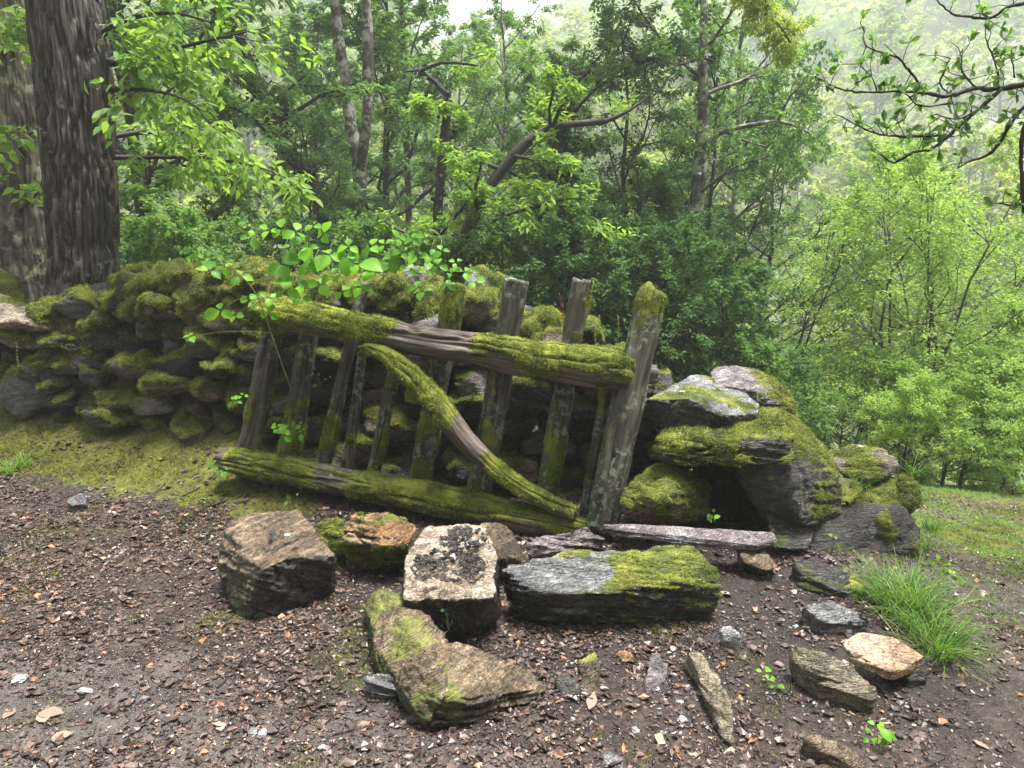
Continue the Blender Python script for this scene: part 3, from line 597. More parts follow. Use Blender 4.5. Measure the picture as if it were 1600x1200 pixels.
for q, (px, py, s) in enumerate(CH):
    P = G(px, py, s*.2); chipstone('stone_chip', P, (s, s*.75, s*.4), ['white', 'slate', 'white'][q % 3], 'small pale chip of slate lying on the mud', 'pale slate chips scattered on the mud', 90+q)
# ---------------------------------------------------------------- the gate
gate = empty('wooden_gate', (-0.6, 3.5, hz(-.6, 3.5))); tag(gate, 'broken wooden gate overgrown with moss leaning back against the stone wall', 'gate')
def beam(name, pts, mat, seed, flat=1.0, sq=0.0, nseg=80, step=0.010, moss=0.5, up=0.5, amp=0.006, grain=0.004, mL=0.014, dens=70000, thick=0.014, mossfn=None, knots=0.0, mfreq=6, label=None, droop=0.5, X=None, parent=None):
    """pts: (px,py,width_px,depth)"""
    P = [D(p[0], p[1], p[3]) for p in pts]; rad = [max(.003, p[2]/2/FPX*np.linalg.norm(np.array(P[q])-np.array(CAM))*CS-.45*(thick if moss > 0 else 0)) for q, p in enumerate(pts)]
    rg = np.random.default_rng(seed); off = rg.uniform(0, 40, 3)
    def dsp(tc):
        g = fbm(tc*np.array([45, 45, 2.2])+off, 3, .6); l = fbm(tc*np.array([9, 9, 3])+off, 3)
        cr = np.clip(1-np.abs(fbm(tc*np.array([22, 22, 1.6])+off*2, 2))*6, 0, 1)**.7
        return grain*g+amp*l-0.008*cr*(grain/0.004)
    V, F, tc = tube(P, rad, nseg, step, True, flat, dsp, sq, up=X); n = vnormals(V, F)
    # ragged ends
    L = tc[:, 2].max(); e0 = tc[:, 2] < 1e-6; e1 = tc[:, 2] > L-1e-6; T0 = norm(np.array(P[1])-P[0]); T1 = norm(np.array(P[-1])-P[-2])
    V[e0] += np.outer(0.014*fbm(V[e0]*40, 2), T0); V[e1] += np.outer(0.014*fbm(V[e1]*40+9, 2), T1)
    m = mossmask(V, n, rg, moss, up, mfreq)
    if mossfn is not None: m = np.clip(m*mossfn(V, n, tc[:, 2]/L), 0, 1)
    V = V+n*(thick*m*(0.8+.8*fbm(V*22+off, 3)))[:, None]
    o = mk(name, V, F, M[mat], parent or gate, {'moss': m, 'tc': tc+off})
    if label: o['label'] = label
    if moss > 0: addmoss(o, V, F, m, rg, dens, mL, droop=droop)
    return o
def gd(px): return 3.82-(px-340)*0.00078
TR = [(405, 482, 50), (440, 490, 54), (520, 506, 50), (600, 522, 48), (680, 536, 50), (740, 543, 52), (800, 556, 58), (870, 567, 64), (930, 576, 66), (985, 582, 60)]
beam('top_rail', [(x, y, w_, gd(x)+.04) for x, y, w_ in TR], 'rotten', 1, moss=.66, up=.62, thick=.009, mL=.011, grain=.007,
     mossfn=lambda V, n, t: 1-0.97*ss(t+.03*fbm(V*14, 3), .36, .44)*(1-ss(t+.04*fbm(V*14+7, 3), .56, .66)))
BR = [(341, 716, 26), (352, 718, 34), (400, 727, 40), (470, 740, 42), (560, 757, 46), (640, 772, 50), (720, 789, 52), (800, 806, 50), (870, 820, 44), (930, 832, 36)]
beam('bottom_rail', [(x, y, w_, gd(x)-.06) for x, y, w_ in BR], 'wood', 2, moss=.64, up=.60, thick=.008, mL=.010, grain=.006,
     mossfn=lambda V, n, t: ss(t, .0, .07)*(1-0.9*ss(t, .26, .29)*(1-ss(t, .37, .40))*ss(n[:, 2], .1, .6)))
beam('brace', [(570, 543, 14, 3.60), (600, 556, 26, 3.56), (640, 586, 36, 3.52), (675, 623, 38, 3.48), (705, 662, 36, 3.44), (735, 698, 34, 3.42), (790, 747, 32, 3.38), (850, 783, 30, 3.34), (898, 806, 24, 3.30)], 'rotten', 3, moss=.62, up=.62, mL=.009, thick=.006, grain=.006,
     mossfn=lambda V, n, t: 1-0.95*ss(t+.03*fbm(V*14, 3), .40, .46)*(1-ss(t+.03*fbm(V*14+7, 3), .58, .66)))
PK = [(388, 708, 440, 445, 38, 34, .45), (452, 715, 498, 440, 36, 30, .45), (508, 722, 568, 442, 23, 21, .42), (543, 733, 566, 540, 19, 17, .25), (582, 740, 622, 560, 22, 18, .42), (656, 760, 712, 446, 40, 38, .5), (748, 772, 808, 438, 42, 44, .42), (853, 775, 911, 440, 38, 36, .5), (915, 806, 950, 600, 24, 22, .3)]
for q, (x0, y0, x1, y1, w0, w1, ms) in enumerate(PK):
    d0, d1 = gd(x0)+.05, gd(x1)+.24-.02
    if y1 > 500: d1 = gd(x1)+.12
    pts = []
    for t in np.linspace(0, 1, 5):
        b_ = 3.0*math.sin(q*2.1+t*3.1)*t*(1-t)*4*.5
        pts.append((x0+(x1-x0)*t+b_, y0+(y1-y0)*t, w0+(w1-w0)*t, d0+(d1-d0)*t))
    topm = {6: .55, 7: .8}.get(q, .6)
    beam('picket', pts, 'picket', 20+q, flat=1.0 if q in (3, 4) else .9, sq=.35, nseg=48, step=.012, moss=ms, up=.1, grain=.006, amp=.006, mL=.009, thick=.005, mfreq=7, droop=.8,
         mossfn=lambda V, n, t, topm=topm: np.clip(1-ss(t, .25, .45)*.92+ss(t, .68, .76)*topm, 0, 1), X=[0, -1, 0])
beam('stile', [(940, 822, 50, 3.26), (952, 760, 52, 3.28), (966, 690, 50, 3.32), (984, 610, 52, 3.36), (1002, 530, 50, 3.41), (1016, 462, 42, 3.45), (1018, 454, 30, 3.455)], 'picket', 40, sq=.15, nseg=76, step=.009, moss=.30, up=.3, grain=.007, amp=.008, mL=.010, thick=.005, droop=.9,
     mossfn=lambda V, n, t: np.clip(ss(t+.05*fbm(V*12, 3), .84, 1.0)*1.3+.35*ss(-n[:, 0], .2, .7), 0, 1.3), X=[0, -1, 0], label='stout weathered end post with a mossy top')
beam('tenon', [(1000, 585, 34, 3.44), (1022, 587, 32, 3.46)], 'wood', 41, sq=.8, nseg=20, step=.01, moss=0, thick=0)

# ---------------------------------------------------------------- the dry stone wall
wall = empty('stone_wall', (-1.5, 4.3, hz(-1.5, 4.3))); tag(wall, 'old dry stone wall bulging with thick moss cushions behind the gate', 'wall')
TOPY = [(-40, 455), (0, 470), (60, 500), (90, 470), (130, 470), (175, 430), (230, 425), (280, 420), (340, 418), (420, 425), (520, 440), (600, 430), (650, 440), (700, 450), (760, 440), (800, 470), (850, 485), (900, 500), (940, 520), (1000, 560), (1060, 600)]
BOTY = [(-40, 625), (0, 632), (200, 650), (330, 680), (420, 700), (600, 745), (800, 775), (1000, 800), (1060, 800)]
def wd(px): return float(np.interp(px, [-60, 0, 200, 420, 700, 1000, 1100], [4.95, 4.85, 4.55, 4.25, 4.12, 3.85, 3.75]))
def interp(T, x): return float(np.interp(x, [t[0] for t in T], [t[1] for t in T]))
rw = np.random.default_rng(77)
def wallstone(px, py, wpx, hpx, depth, mat, seed, moss=.42, tilt=0.0, dd=.13, lev=4, up=.45, mL=.011, thick=.020, drip=True, label=None, parent=wall, lift=0):
    r = np.random.default_rng(seed+5000); c = D(px, py, depth); k = np.linalg.norm(c-np.array(CAM))*CS/FPX
    a, h = wpx*k/2, hpx*k/2; U, F = ico(lev); e = r.uniform(3.2, 6.5)
    V = U/((np.abs(U)**e).sum(1)**(1/e))[:, None]
    for q in range(7):
        n = norm(r.normal(0, 1, 3)); d = r.uniform(.75, 1.15); V = V-np.outer(np.maximum(V@n-d, 0)*.85, n)
    V = V*np.array([a, dd, h]); V = V@rotm(np.array([r.normal(0, .12), 0, r.normal(0, .15)])).T
    ct, st_ = math.cos(tilt), math.sin(tilt); V = V@np.array([[ct, 0, -st_], [0, 1, 0], [st_, 0, ct]]).T+c
    V = roughen(V, F, r, .014, .005, (.1, .1, 1), .006); n = vnormals(V, F)
    m = mossmask(V, n, r, moss, up, 6.0)
    V = V+n*(thick*m*(1.0+1.3*fbm(V*17, 3)))[:, None]; V[:, 2] -= .012*m*np.clip(-n[:, 1], 0, 1)*(1+fbm(V*14, 2))
    o = mk('stone', V, F, M[mat], parent, {'moss': m}); 
    if label: o['label'] = label
    addmoss(o, V, F, m*np.where(n[:, 1] > .3, .15, 1), r, 62000, mL, .0036, droop=.35)
    return o
nst = 0; REST = []
# sloping cap stones
for q, (px, py, w_, h_, tl) in enumerate([(205, 455, 78, 42, .75), (232, 468, 60, 50, .6), (262, 445, 74, 44, .45), (255, 492, 80, 40, .1), (300, 452, 66, 46, .8), (318, 485, 50, 84, .6), (350, 452, 60, 44, .3), (392, 440, 70, 40, .1), (392, 485, 60, 50, .2), (430, 462, 60, 50, .0),
        (96, 492, 44, 40, .0), (142, 480, 84, 36, -.35), (165, 520, 80, 48, .25), (122, 518, 50, 46, .1), (470, 455, 70, 46, .1), (520, 462, 60, 44, 0), (570, 460, 60, 50, 0), (612, 462, 60, 60, .2), (668, 475, 56, 76, .1), (740, 482, 84, 60, .0), (850, 512, 62, 62, .0), (905, 525, 60, 50, 0)]):
    mt = 'slate' if q in (11,) else 'brown' if q % 3 else 'dark'
    wallstone(px, py, w_, h_, wd(px)+.03, mt, q, moss=.30 if q == 11 else .55, tilt=tl, dd=.16, up=.60); nst += 1
wallstone(648, 452, 44, 70, wd(650)+.12, 'slate', 200, moss=.1, tilt=.1, dd=.1, label='upright pale grey stone on top of the wall')
wallstone(758, 450, 62, 46, wd(760)+.14, 'white', 201, moss=.15, tilt=-.4, dd=.1, label='white stone lying on the wall between two pickets')
SP = []
for row in range(7):
    px = -50.0+row*13
    while px < 1010:
        big = px < 430; w_ = rw.uniform(36, 78) if big else rw.uniform(62, 110); t0 = interp(TOPY, px)+28; b0 = interp(BOTY, px)
        hh = (b0-t0)/6.6; py = t0+hh*(row+.75)+rw.uniform(-6, 6); cx = px+w_/2
        SP.append((cx, py, w_*rw.uniform(.86, 1.0), hh*rw.uniform(.84, 1.12), wd(cx)+rw.uniform(-.11, .09), ['dark', 'brown', 'dark', 'olive', 'purple'][int(rw.integers(5))], (rw.uniform(.20, .50) if big else rw.uniform(-.05, .22)), rw.normal(0, .14), big)); px += w_*.99
SP.sort(key=lambda q: -(q[2]*q[3]*(3 if q[8] else 1)))
rest = MB(); restm = MB()
for q, (cx, py, w_, h_, d_, mt, ms, tl, big) in enumerate(SP):
    if nst < 99: wallstone(cx, py, w_, h_, d_, mt, 300+q, moss=ms, tilt=tl, dd=.14, up=.62)
    else:
        o = wallstone(cx, py, w_, h_, d_, mt, 300+q, moss=ms, tilt=tl, dd=.14, up=.62); REST.append(o)
    nst += 1
def joinobs(obs, name, mat, parent):
    b = MB()
    for o in obs:
        me = o.data; V = np.empty(len(me.vertices)*3, dtype=np.float32); me.vertices.foreach_get('co', V); V = V.reshape(-1, 3).astype(float)+ORG[parent.name]
        F = np.empty(len(me.loops), dtype=np.int32); me.loops.foreach_get('vertex_index', F); A = {}
        for k in ('moss', 'tint'):
            if k in me.attributes: x = np.empty(len(V), dtype=np.float32); me.attributes[k].data.foreach_get('value', x); A[k] = x
        b.add(V, F.reshape(-1, 3), **A); bpy.data.objects.remove(o)
    return b.build(name, mat, parent, smooth=(name != 'moss'))
ms_ = [c for o in REST for c in o.children]
ro = None
if REST:
    ro = joinobs(REST, 'small_stones', M['dark'], wall); ro['kind'] = 'stuff'; ORG[ro.name] = ORG[wall.name]
    if ms_: joinobs(ms_, 'moss', M['moss'], ro)['kind'] = 'stuff'
# packed rubble core of the wall
b = MB()
for q in range(330):
    px = rw.uniform(-70, 1040); t0 = interp(TOPY, px)+36; b0 = interp(BOTY, px)+10; py = rw.uniform(t0, b0)
    c = D(px, py, wd(px)+rw.uniform(.22, .46)); V = U1*np.array([.17, .13, .11])*rw.uniform(.8, 1.2); V = V@rotm(rw.uniform(0, 6, 3)).T
    U3, F3 = ico(3); V = U3*np.array([.17, .13, .11])*rw.uniform(.8, 1.15); V = V*(1+.2*fbm(U3*1.5+q, 3))[:, None]; b.add(V@rotm(rw.uniform(0, 6, 3)).T+c, F3, moss=0.1)
rb = b.build('rubble_core', M['dark'], wall); rb['kind'] = 'stuff'
print('wall stones', nst)
# stones at the wall's far left
drock([(-40, 470, 4.7), (-10, 452, 4.8), (30, 470, 4.75), (85, 500, 4.6), (82, 518, 4.55), (20, 500, 4.5), (-30, 510, 4.5), (40, 520, 4.6), (40, 490, 5.0), (-20, 480, 5.0), (-30, 530, 4.8)],
      'cream', 'pink grained tilted slab on the wall beside the dark trunk', 60, 'slab', name='stone_slab', lev=5, k=30, moss=.25, up=.1, mL=.009, strata=.01)
drock([(-40, 425, 5.2), (0, 418, 5.25), (28, 440, 5.2), (45, 475, 5.1), (-30, 480, 5.0), (20, 480, 5.0), (0, 440, 5.6), (30, 480, 5.6), (-40, 480, 5.6)],
      'dark', 'mossy dark boulder at the left end behind the pink slab', 61, lev=5, moss=.42, up=.5)
wallstone(60, 600, 90, 60, 4.70, 'slate', 900, moss=.30, tilt=.5, dd=.14, label='grey cracked stone low in the wall at the left')

# ---------------------------------------------------------------- litter, chips, ground moss, grass
rg = np.random.default_rng(11)
def scatter(n, x0, x1, y0, y1, dens):
    x = rg.uniform(x0, x1, n); y = rg.uniform(y0, y1, n); k = rg.uniform(0, 1, n) < dens(x, y); x, y = x[k], y[k]
    return np.stack([x, y, hgt(x, y)], -1)
def inview(x, y): return (np.abs(x) < 0.82*y+0.5)
def d_lit(x, y):
    P = np.stack([x, y, 0*x], -1); E = 4.05-0.37*(x+3.0)
    left = (1-ss(x+0.25*fbm(P*2, 2), 0.2, 1.0))*(1-.86*ss(y-E+.12*fbm(P*4, 3), -.1, .15)*(1-ss(x, -1.2, -.6)))*(0.6+0.4*ss(y+.15*x, 2.0, 2.9))
    right = .26*ss(x, .2, .9)
    return np.clip((left+right)*(0.65+0.6*fbm(P*2.5, 3)), 0.04, 1)*inview(x, y)
def litter(n, L0, L1, dens, box, power=2.0, name='leaf_litter', label=None, lift=.004, tilt=.35):
    P = scatter(n, *box, dens); m = len(P); L = L0+(L1-L0)*rg.uniform(0, 1, m)**power
    a = rg.uniform(0, 6.283, m); d = np.stack([np.cos(a), np.sin(a), rg.normal(0, tilt*.5, m)], -1)
    up = norm(np.stack([rg.normal(0, tilt, m), rg.normal(0, tilt, m), np.ones(m)], -1))
    V, F, t = leafmesh(P+np.stack([0*a, 0*a, rg.uniform(0, lift*2.2, m)], -1), d, up, L, L*rg.uniform(.3, .75, m), 2, droop=0.0, fold=.3, tint=np.clip(rg.beta(1.5, 1.7, m), 0, 1))
    V = V+0.05*L.repeat(12)[:, None]*rg.normal(0, 1, (len(V), 3))+np.stack([0*V[:, 0], 0*V[:, 0], .07*L.repeat(12)*rg.normal(0, 1, len(V))], -1)
    return V, F, t
A = [litter(330000, .004, .018, d_lit, (-4.2, 2.2, 1.3, 4.6), 1.3, tilt=.2, lift=.002), litter(105000, .012, .046, d_lit, (-4.2, 2.2, 1.3, 4.4), 2.0, lift=.003, tilt=.13), litter(40000, .006, .03, lambda x, y: ss(fbm(np.stack([x, y, 0*x], -1)*1.8, 3), -.3, .3)*ss(x, 1.7, 2.1)*inview(x, y), (1.5, 5, 2, 6.5))]
b = MB()
for V, F, t in A: b.add(V, F, tint=t)
tag(b.build('leaf_litter', M['litter'], smooth=False), 'wet brown fallen leaves strewn over the path', 'leaf litter', kind='stuff')
P = scatter(9000, -4, 2.4, 1.3, 3.8, lambda x, y: (0.12+.75*(1-ss(y+.2*x, 1.9, 2.7))+.3*ss(x, .1, .6))*inview(x, y)); b = MB()
U1, F1 = ico(1); m = len(P); s = .0015+.007*rg.uniform(0, 1, m)**3.2
S = s[:, None]*rg.uniform(.6, 1.3, (m, 3))*np.array([1, 1, .55]); V = (U1[None]*S[:, None]*(1+.2*rg.normal(0, 1, (m, len(U1), 1)))+P[:, None]).reshape(-1, 3)
F = (F1[None]+(np.arange(m)*len(U1))[:, None, None]).reshape(-1, 3)
mk('gravel', V, F, M['chip'], None, {'tint': np.repeat(np.clip(rg.beta(1.3, 2.4, m), 0, 1), len(U1))}, False); tag(bpy.data.objects['gravel'], 'fine grit and slate crumbs on the muddy path', 'gravel', kind='stuff')
# twigs
b = MB()
for q in range(330):
    x = rg.uniform(-3.2, 2.2); y = rg.uniform(1.5, 3.9)
    if abs(x) > .8*y: continue
    L = rg.uniform(.03, .16); a = rg.uniform(0, 6.28); r0 = rg.uniform(.0008, .0028); pts = []
    for t in np.linspace(0, 1, 4):
        xx, yy = x+math.cos(a)*L*t+rg.normal(0, .004), y+math.sin(a)*L*t+rg.normal(0, .004); pts.append([xx, yy, hz(xx, yy)+r0+.004])
    V, F, tc = tube(pts, [r0, r0, r0*.8, r0*.5], 5, cap=False); b.add(V, F, tc=tc)
tag(b.build('twig_litter', M['darkbark']), 'thin dark twigs scattered on the mud and leaves', 'twigs', kind='stuff')
# big dead leaves one can pick out
LFm = leaf_mat('pale dead leaf', (0.18, 0.13, 0.10), (0.28, 0.22, 0.17), .1, .6)
for q, (px, py, L, lb) in enumerate([(62, 1122, .075, 'largest pale dead leaf on the path at the lower left'), (72, 1138, .06, 'small pale dead leaf tucked under the largest one'), (25, 1112, .05, 'pale dead leaf left of the largest one'), (80, 1165, .06, 'greyish dead leaf below the largest one'), (355, 1140, .05, 'curled tan dead leaf in front of the square block'), (1520, 1157, .05, 'yellow green fallen leaf at the lower right'), (920, 1118, .09, 'curved yellow striped dead leaf below the dark slate stone')]):
    P = G(px, py, .008); K = 5; V, F, t = leafmesh(P[None], np.array([[math.cos(q*2.3), math.sin(q*2.3), .03]]), np.array([[.05, -.1, 1.0]]), L, L*(.62 if q < 4 else .35), K, .02, .10, rng=rg)
    V = V+rg.normal(0, L*.02, V.shape); o = mk('fallen_leaf', V, F, LFm, None, {'tint': t}, True, P); tag(o, lb, 'leaf')
# moss blades on the bank and the right hand verge
sel = (Vg[:, 0] > -4.3) & (Vg[:, 0] < 4.6) & (Vg[:, 1] > 1.5) & (Vg[:, 1] < 5.6) & inview(Vg[:, 0], Vg[:, 1])
mp = np.clip(gm+1.3*fbm(Vg*np.array([3.6, 3.6, 0]), 5)-.22, 0, 1)*sel
Fs = Fg[(mp[Fg].mean(1) > .12)]
r_ = blades(Vg, Fs, mp, 60000, .012, .0036, rg, droop=.1, spread=1.1, cap=330000)
mk('ground_moss', r_[0], r_[1], M['gmoss'], None, {'tint': r_[2]}, False); tag(bpy.data.objects['ground_moss'], 'moss carpet on the bank and verge', 'moss', kind='stuff')
def grassblades(P, L, W, rng, lean=.5, K=3, dirs=None):
    n = len(P); a = rng.uniform(0, 6.283, n); out = np.stack([np.cos(a), np.sin(a), 0*a], -1) if dirs is None else norm(dirs)
    d = norm(np.array([0, 0, 1.0])+out*lean*rng.uniform(.3, 1.2, n)[:, None]); up = norm(-out+np.array([0, 0, .8])+rng.normal(0, .15, (n, 3)))
    L = L*rng.uniform(.35, 1.3, n)
    return leafmesh(P, d, up, L, W, K, droop=rng.uniform(.5, 1.3, n)[:, None], fold=.3, prof=np.array([.8, 1, .9, .6, .05])[:K+2] if K == 3 else None, rng=rng)
b = MB()
P = scatter(150000, 1.4, 7, 1.9, 8.5, lambda x, y: inview(x, y)*ss(x-1.80+.3*fbm(np.stack([x, y, 0*x], -1)*2.2, 3), -.1, .4)*(0.12+.88*ss(fbm(np.stack([x, y, 0*x+4], -1)*2.2, 3), -.1, .35))); V, F, t = grassblades(P, .034, .0030, rg, .9); b.add(V, F, tint=t)
P = scatter(15000, -4.4, -1.4, 3.6, 5.0, lambda x, y: inview(x, y)*(.10*ss(y-(4.05-.37*(x+3)), -.1, .1)+.4*ss(y-(4.05-.37*(x+3)), .65, .95))*ss(fbm(np.stack([x, y, 0*x+9], -1)*3, 3), -.25, .3)); V, F, t = grassblades(P, .04, .0030, rg, .8); b.add(V, F, tint=t)
tag(b.build('verge_grass', M['grass'], smooth=False), 'short grass on the verge and along the wall foot', 'grass', kind='stuff')
# the lush tuft
def tuft(label, spots, n, L, W, seed, lean=.8, name='grass_tuft'):
    r = np.random.default_rng(seed); Pb = []; Dd = []
    for (px, py, sp) in spots:
        c = G(px, py); q = r.normal(0, sp, (n, 2)); p = np.stack([c[0]+q[:, 0], c[1]+q[:, 1], hgt(c[0]+q[:, 0], c[1]+q[:, 1])], -1); Pb.append(p); Dd.append(np.stack([q[:, 0], q[:, 1], 0*q[:, 0]], -1)/sp+r.normal(0, .5, (n, 3))*[1, 1, 0]+np.array([-.1, -.35, 0]))
    P = np.concatenate(Pb); V, F, t = grassblades(P, L, W, r, lean, dirs=np.concatenate(Dd)); o = mk(name, V, F, M['grass'], None, {'tint': t}, False, P.mean(0)); return tag(o, label, 'grass')
tuft('lush bright green grass tuft spilling beside the cream and orange stone', [(1385, 935, .05), (1410, 955, .055), (1440, 985, .05), (1468, 1025, .035), (1425, 940, .05)], 190, .165, .0034, 3)
tuft('small sprig of grass at the mossy bank on the left edge', [(18, 735, .03), (40, 725, .03)], 60, .07, .006, 4)
tuft('wiry straw coloured dead blades in the grass tuft', [(1390, 945, .06), (1430, 975, .06), (1462, 1025, .05)], 26, .14, .003, 13, 1.1, name='dry_grass')
bpy.data.objects['dry_grass'].data.materials[0] = leaf_mat('straw', (.30, .24, .12), (.48, .42, .24), .3, .6)
def rocktuft(px, py, d, n, L, seed, label):
    r = np.random.default_rng(seed); c = D(px, py, d); P = c+r.normal(0, .02, (n, 3))*[1, 1, .3]; V, F, t = grassblades(P, L, .004, r, .7); tag(mk('grass_tuft', V, F, M['grass'], None, {'tint': t}, False, c), label, 'grass')
rocktuft(1345, 765, 3.24, 26, .10, 1, 'few grass blades on the second stone at the far right of the pile')
rocktuft(1425, 790, 3.25, 40, .13, 2, 'grass hanging at the right edge of the pile'); rocktuft(1186, 622, 3.5, 8, .07, 5, 'tiny grass sprig between the two rocks on top of the pile')
rocktuft(1440, 860, 3.3, 60, .14, 8, 'long grass in front of the right foot of the pile'); rocktuft(1455, 830, 3.5, 60, .16, 9, 'grass clump leaning out behind the right foot of the pile')
rocktuft(1432, 740, 3.4, 30, .12, 7, 'upright grass just right of the uppermost flat stone')
# ---------------------------------------------------------------- bramble and small plants
OV = np.array([0.10, .58, .86, .98, .95, .74, .40, .02])
def leaves_obj(name, specs, mat, parent, seed, K=6, prof=OV, fold=.34, droop=.45):
    B = np.array([s[0] for s in specs]); Dd = np.array([s[1] for s in specs]); U = np.array([s[2] for s in specs]); L = np.array([s[3] for s in specs]); W = np.array([s[4] for s in specs])
    r = np.random.default_rng(seed); V, F, t = leafmesh(B, Dd, U, L, W, K, droop, fold, prof, rng=r); return mk(name, V, F, M[mat], parent, {'tint': t})
rb_ = np.random.default_rng(21)
def trifoliate(c, L, r, n=3, face=None):
    out = []; a0 = r.uniform(0, 6.283); f = norm(np.array([r.normal(0, .35), -1.0+r.normal(0, .3), 0.9+r.normal(0, .4)])) if face is None else face
    x = norm(np.cross(f, [0, 0, 1.0])); y = np.cross(x, f)
    for k in range(n):
        a = a0+k*2.094+r.normal(0, .2); d = x*math.cos(a)+y*math.sin(a)+r.normal(0, .15, 3); l = L*(1.2 if k == 0 else .9)*r.uniform(.62, 1.12)*(q_ if (q_ := r.uniform(.8, 1.15)) else 1)
        out.append((c+d*.008, d, f+r.normal(0, .2, 3), l, l*r.uniform(.68, .85)))
    return out
def bramble(stems, clusters, label, seed, L, mat='lf_bramble', name='bramble', stemr=.0032):
    r = np.random.default_rng(seed); c0 = D(*stems[0][0]); root = empty(name, c0); tag(root, label, 'plant'); b = MB()
    S = []
    for st in stems:
        P = [D(*p) for p in st]; V, F, tc = tube(P, np.linspace(stemr, stemr*.45, len(P)), 6, .02, True); b.add(V, F, tc=tc); S.append(catmull(P, np.ones(len(P)), .03)[0])
    S = np.vstack(S); sp = []
    for (px, py, d, s) in clusters:
        c = D(px, py, d); q = S[np.argmin(((S-c)**2).sum(1))]; mid_ = (c+q)/2+np.array([0, 0, .015]); V, F, tc = tube([q, mid_, c], [.0014, .0012, .001], 5, .02, False); b.add(V, F, tc=tc); sp += trifoliate(c, L*s, r)
    b.build('stem', M['st_green'], root); leaves_obj('foliage', sp, mat, root, seed); return root
t = NT('green stem'); M['st_green'] = t.done(t.pbr(t.mix(t.noise(t.coord(), 30, 3), (.08, .13, .035), (.17, .20, .07)), .5))
bramble([[(455, 610, 3.68), (430, 540, 3.62), (400, 460, 3.58), (365, 420, 3.56), (330, 390, 3.55), (300, 368, 3.55), (272, 357, 3.55)]],
        [(345, 485, 3.52, 1.1), (368, 492, 3.55, .8), (328, 423, 3.5, 1.1), (296, 398, 3.55, .7), (310, 396, 3.5, .7), (268, 360, 3.55, .5), (300, 362, 3.55, .5), (390, 470, 3.6, .9), (420, 465, 3.62, 1.0), (375, 432, 3.62, .9), (350, 418, 3.6, .8), (420, 490, 3.62, .8), (300, 525, 3.8, .8)],
        'arching bramble shoot rising to the left over the gate top rail', 31, .066)
bramble([[(560, 520, 3.80), (550, 470, 3.74), (525, 420, 3.68), (490, 385, 3.62), (440, 368, 3.58), (382, 352, 3.55)], [(550, 470, 3.74), (600, 430, 3.68), (560, 400, 3.64), (520, 380, 3.6)]],
        [(384, 352, 3.5, .45), (390, 372, 3.5, .7), (420, 360, 3.5, .8), (440, 358, 3.5, .9), (462, 362, 3.5, 1.1), (490, 352, 3.5, .7), (455, 385, 3.5, .9), (480, 388, 3.5, 1.0), (505, 365, 3.5, .9), (440, 412, 3.5, 1.1), (465, 440, 3.5, 1.35), (445, 455, 3.5, 1.2), (490, 415, 3.52, .9), (515, 398, 3.52, 1.1), (480, 412, 3.5, 1.0), (540, 400, 3.52, .9), (560, 412, 3.52, 1.3), (545, 385, 3.55, 1.0), (520, 430, 3.54, .8), (500, 445, 3.56, 1.0), (535, 455, 3.58, .9), (565, 448, 3.56, 1.0), (585, 425, 3.56, 1.1), (580, 385, 3.58, .9), (470, 465, 3.58, .8)],
        'bramble with big round bright leaves over the middle of the top rail', 32, .072)
bramble([[(668, 500, 3.85), (655, 450, 3.78), (640, 410, 3.72), (655, 380, 3.66), (690, 372, 3.62)], [(655, 450, 3.78), (690, 425, 3.7), (725, 425, 3.64), (750, 445, 3.62)], [(640, 410, 3.72), (605, 388, 3.66)]],
        [(600, 382, 3.58, .9), (622, 372, 3.58, .8), (628, 395, 3.58, 1.0), (645, 375, 3.56, .8), (665, 372, 3.56, .8), (650, 398, 3.56, .9), (672, 400, 3.56, 1.0), (690, 392, 3.56, .9), (685, 415, 3.56, 1.0), (700, 425, 3.56, .9), (712, 410, 3.56, .8), (725, 425, 3.56, .9), (742, 440, 3.55, .7), (668, 425, 3.6, .9), (650, 450, 3.62, .8), (660, 455, 3.6, .9), (700, 445, 3.6, .8), (735, 420, 3.56, .6), (610, 405, 3.6, 1.1), (636, 420, 3.62, .9)],
        'bramble with smaller pointed leaves hanging over the wall right of the round-leaved one', 33, .060)
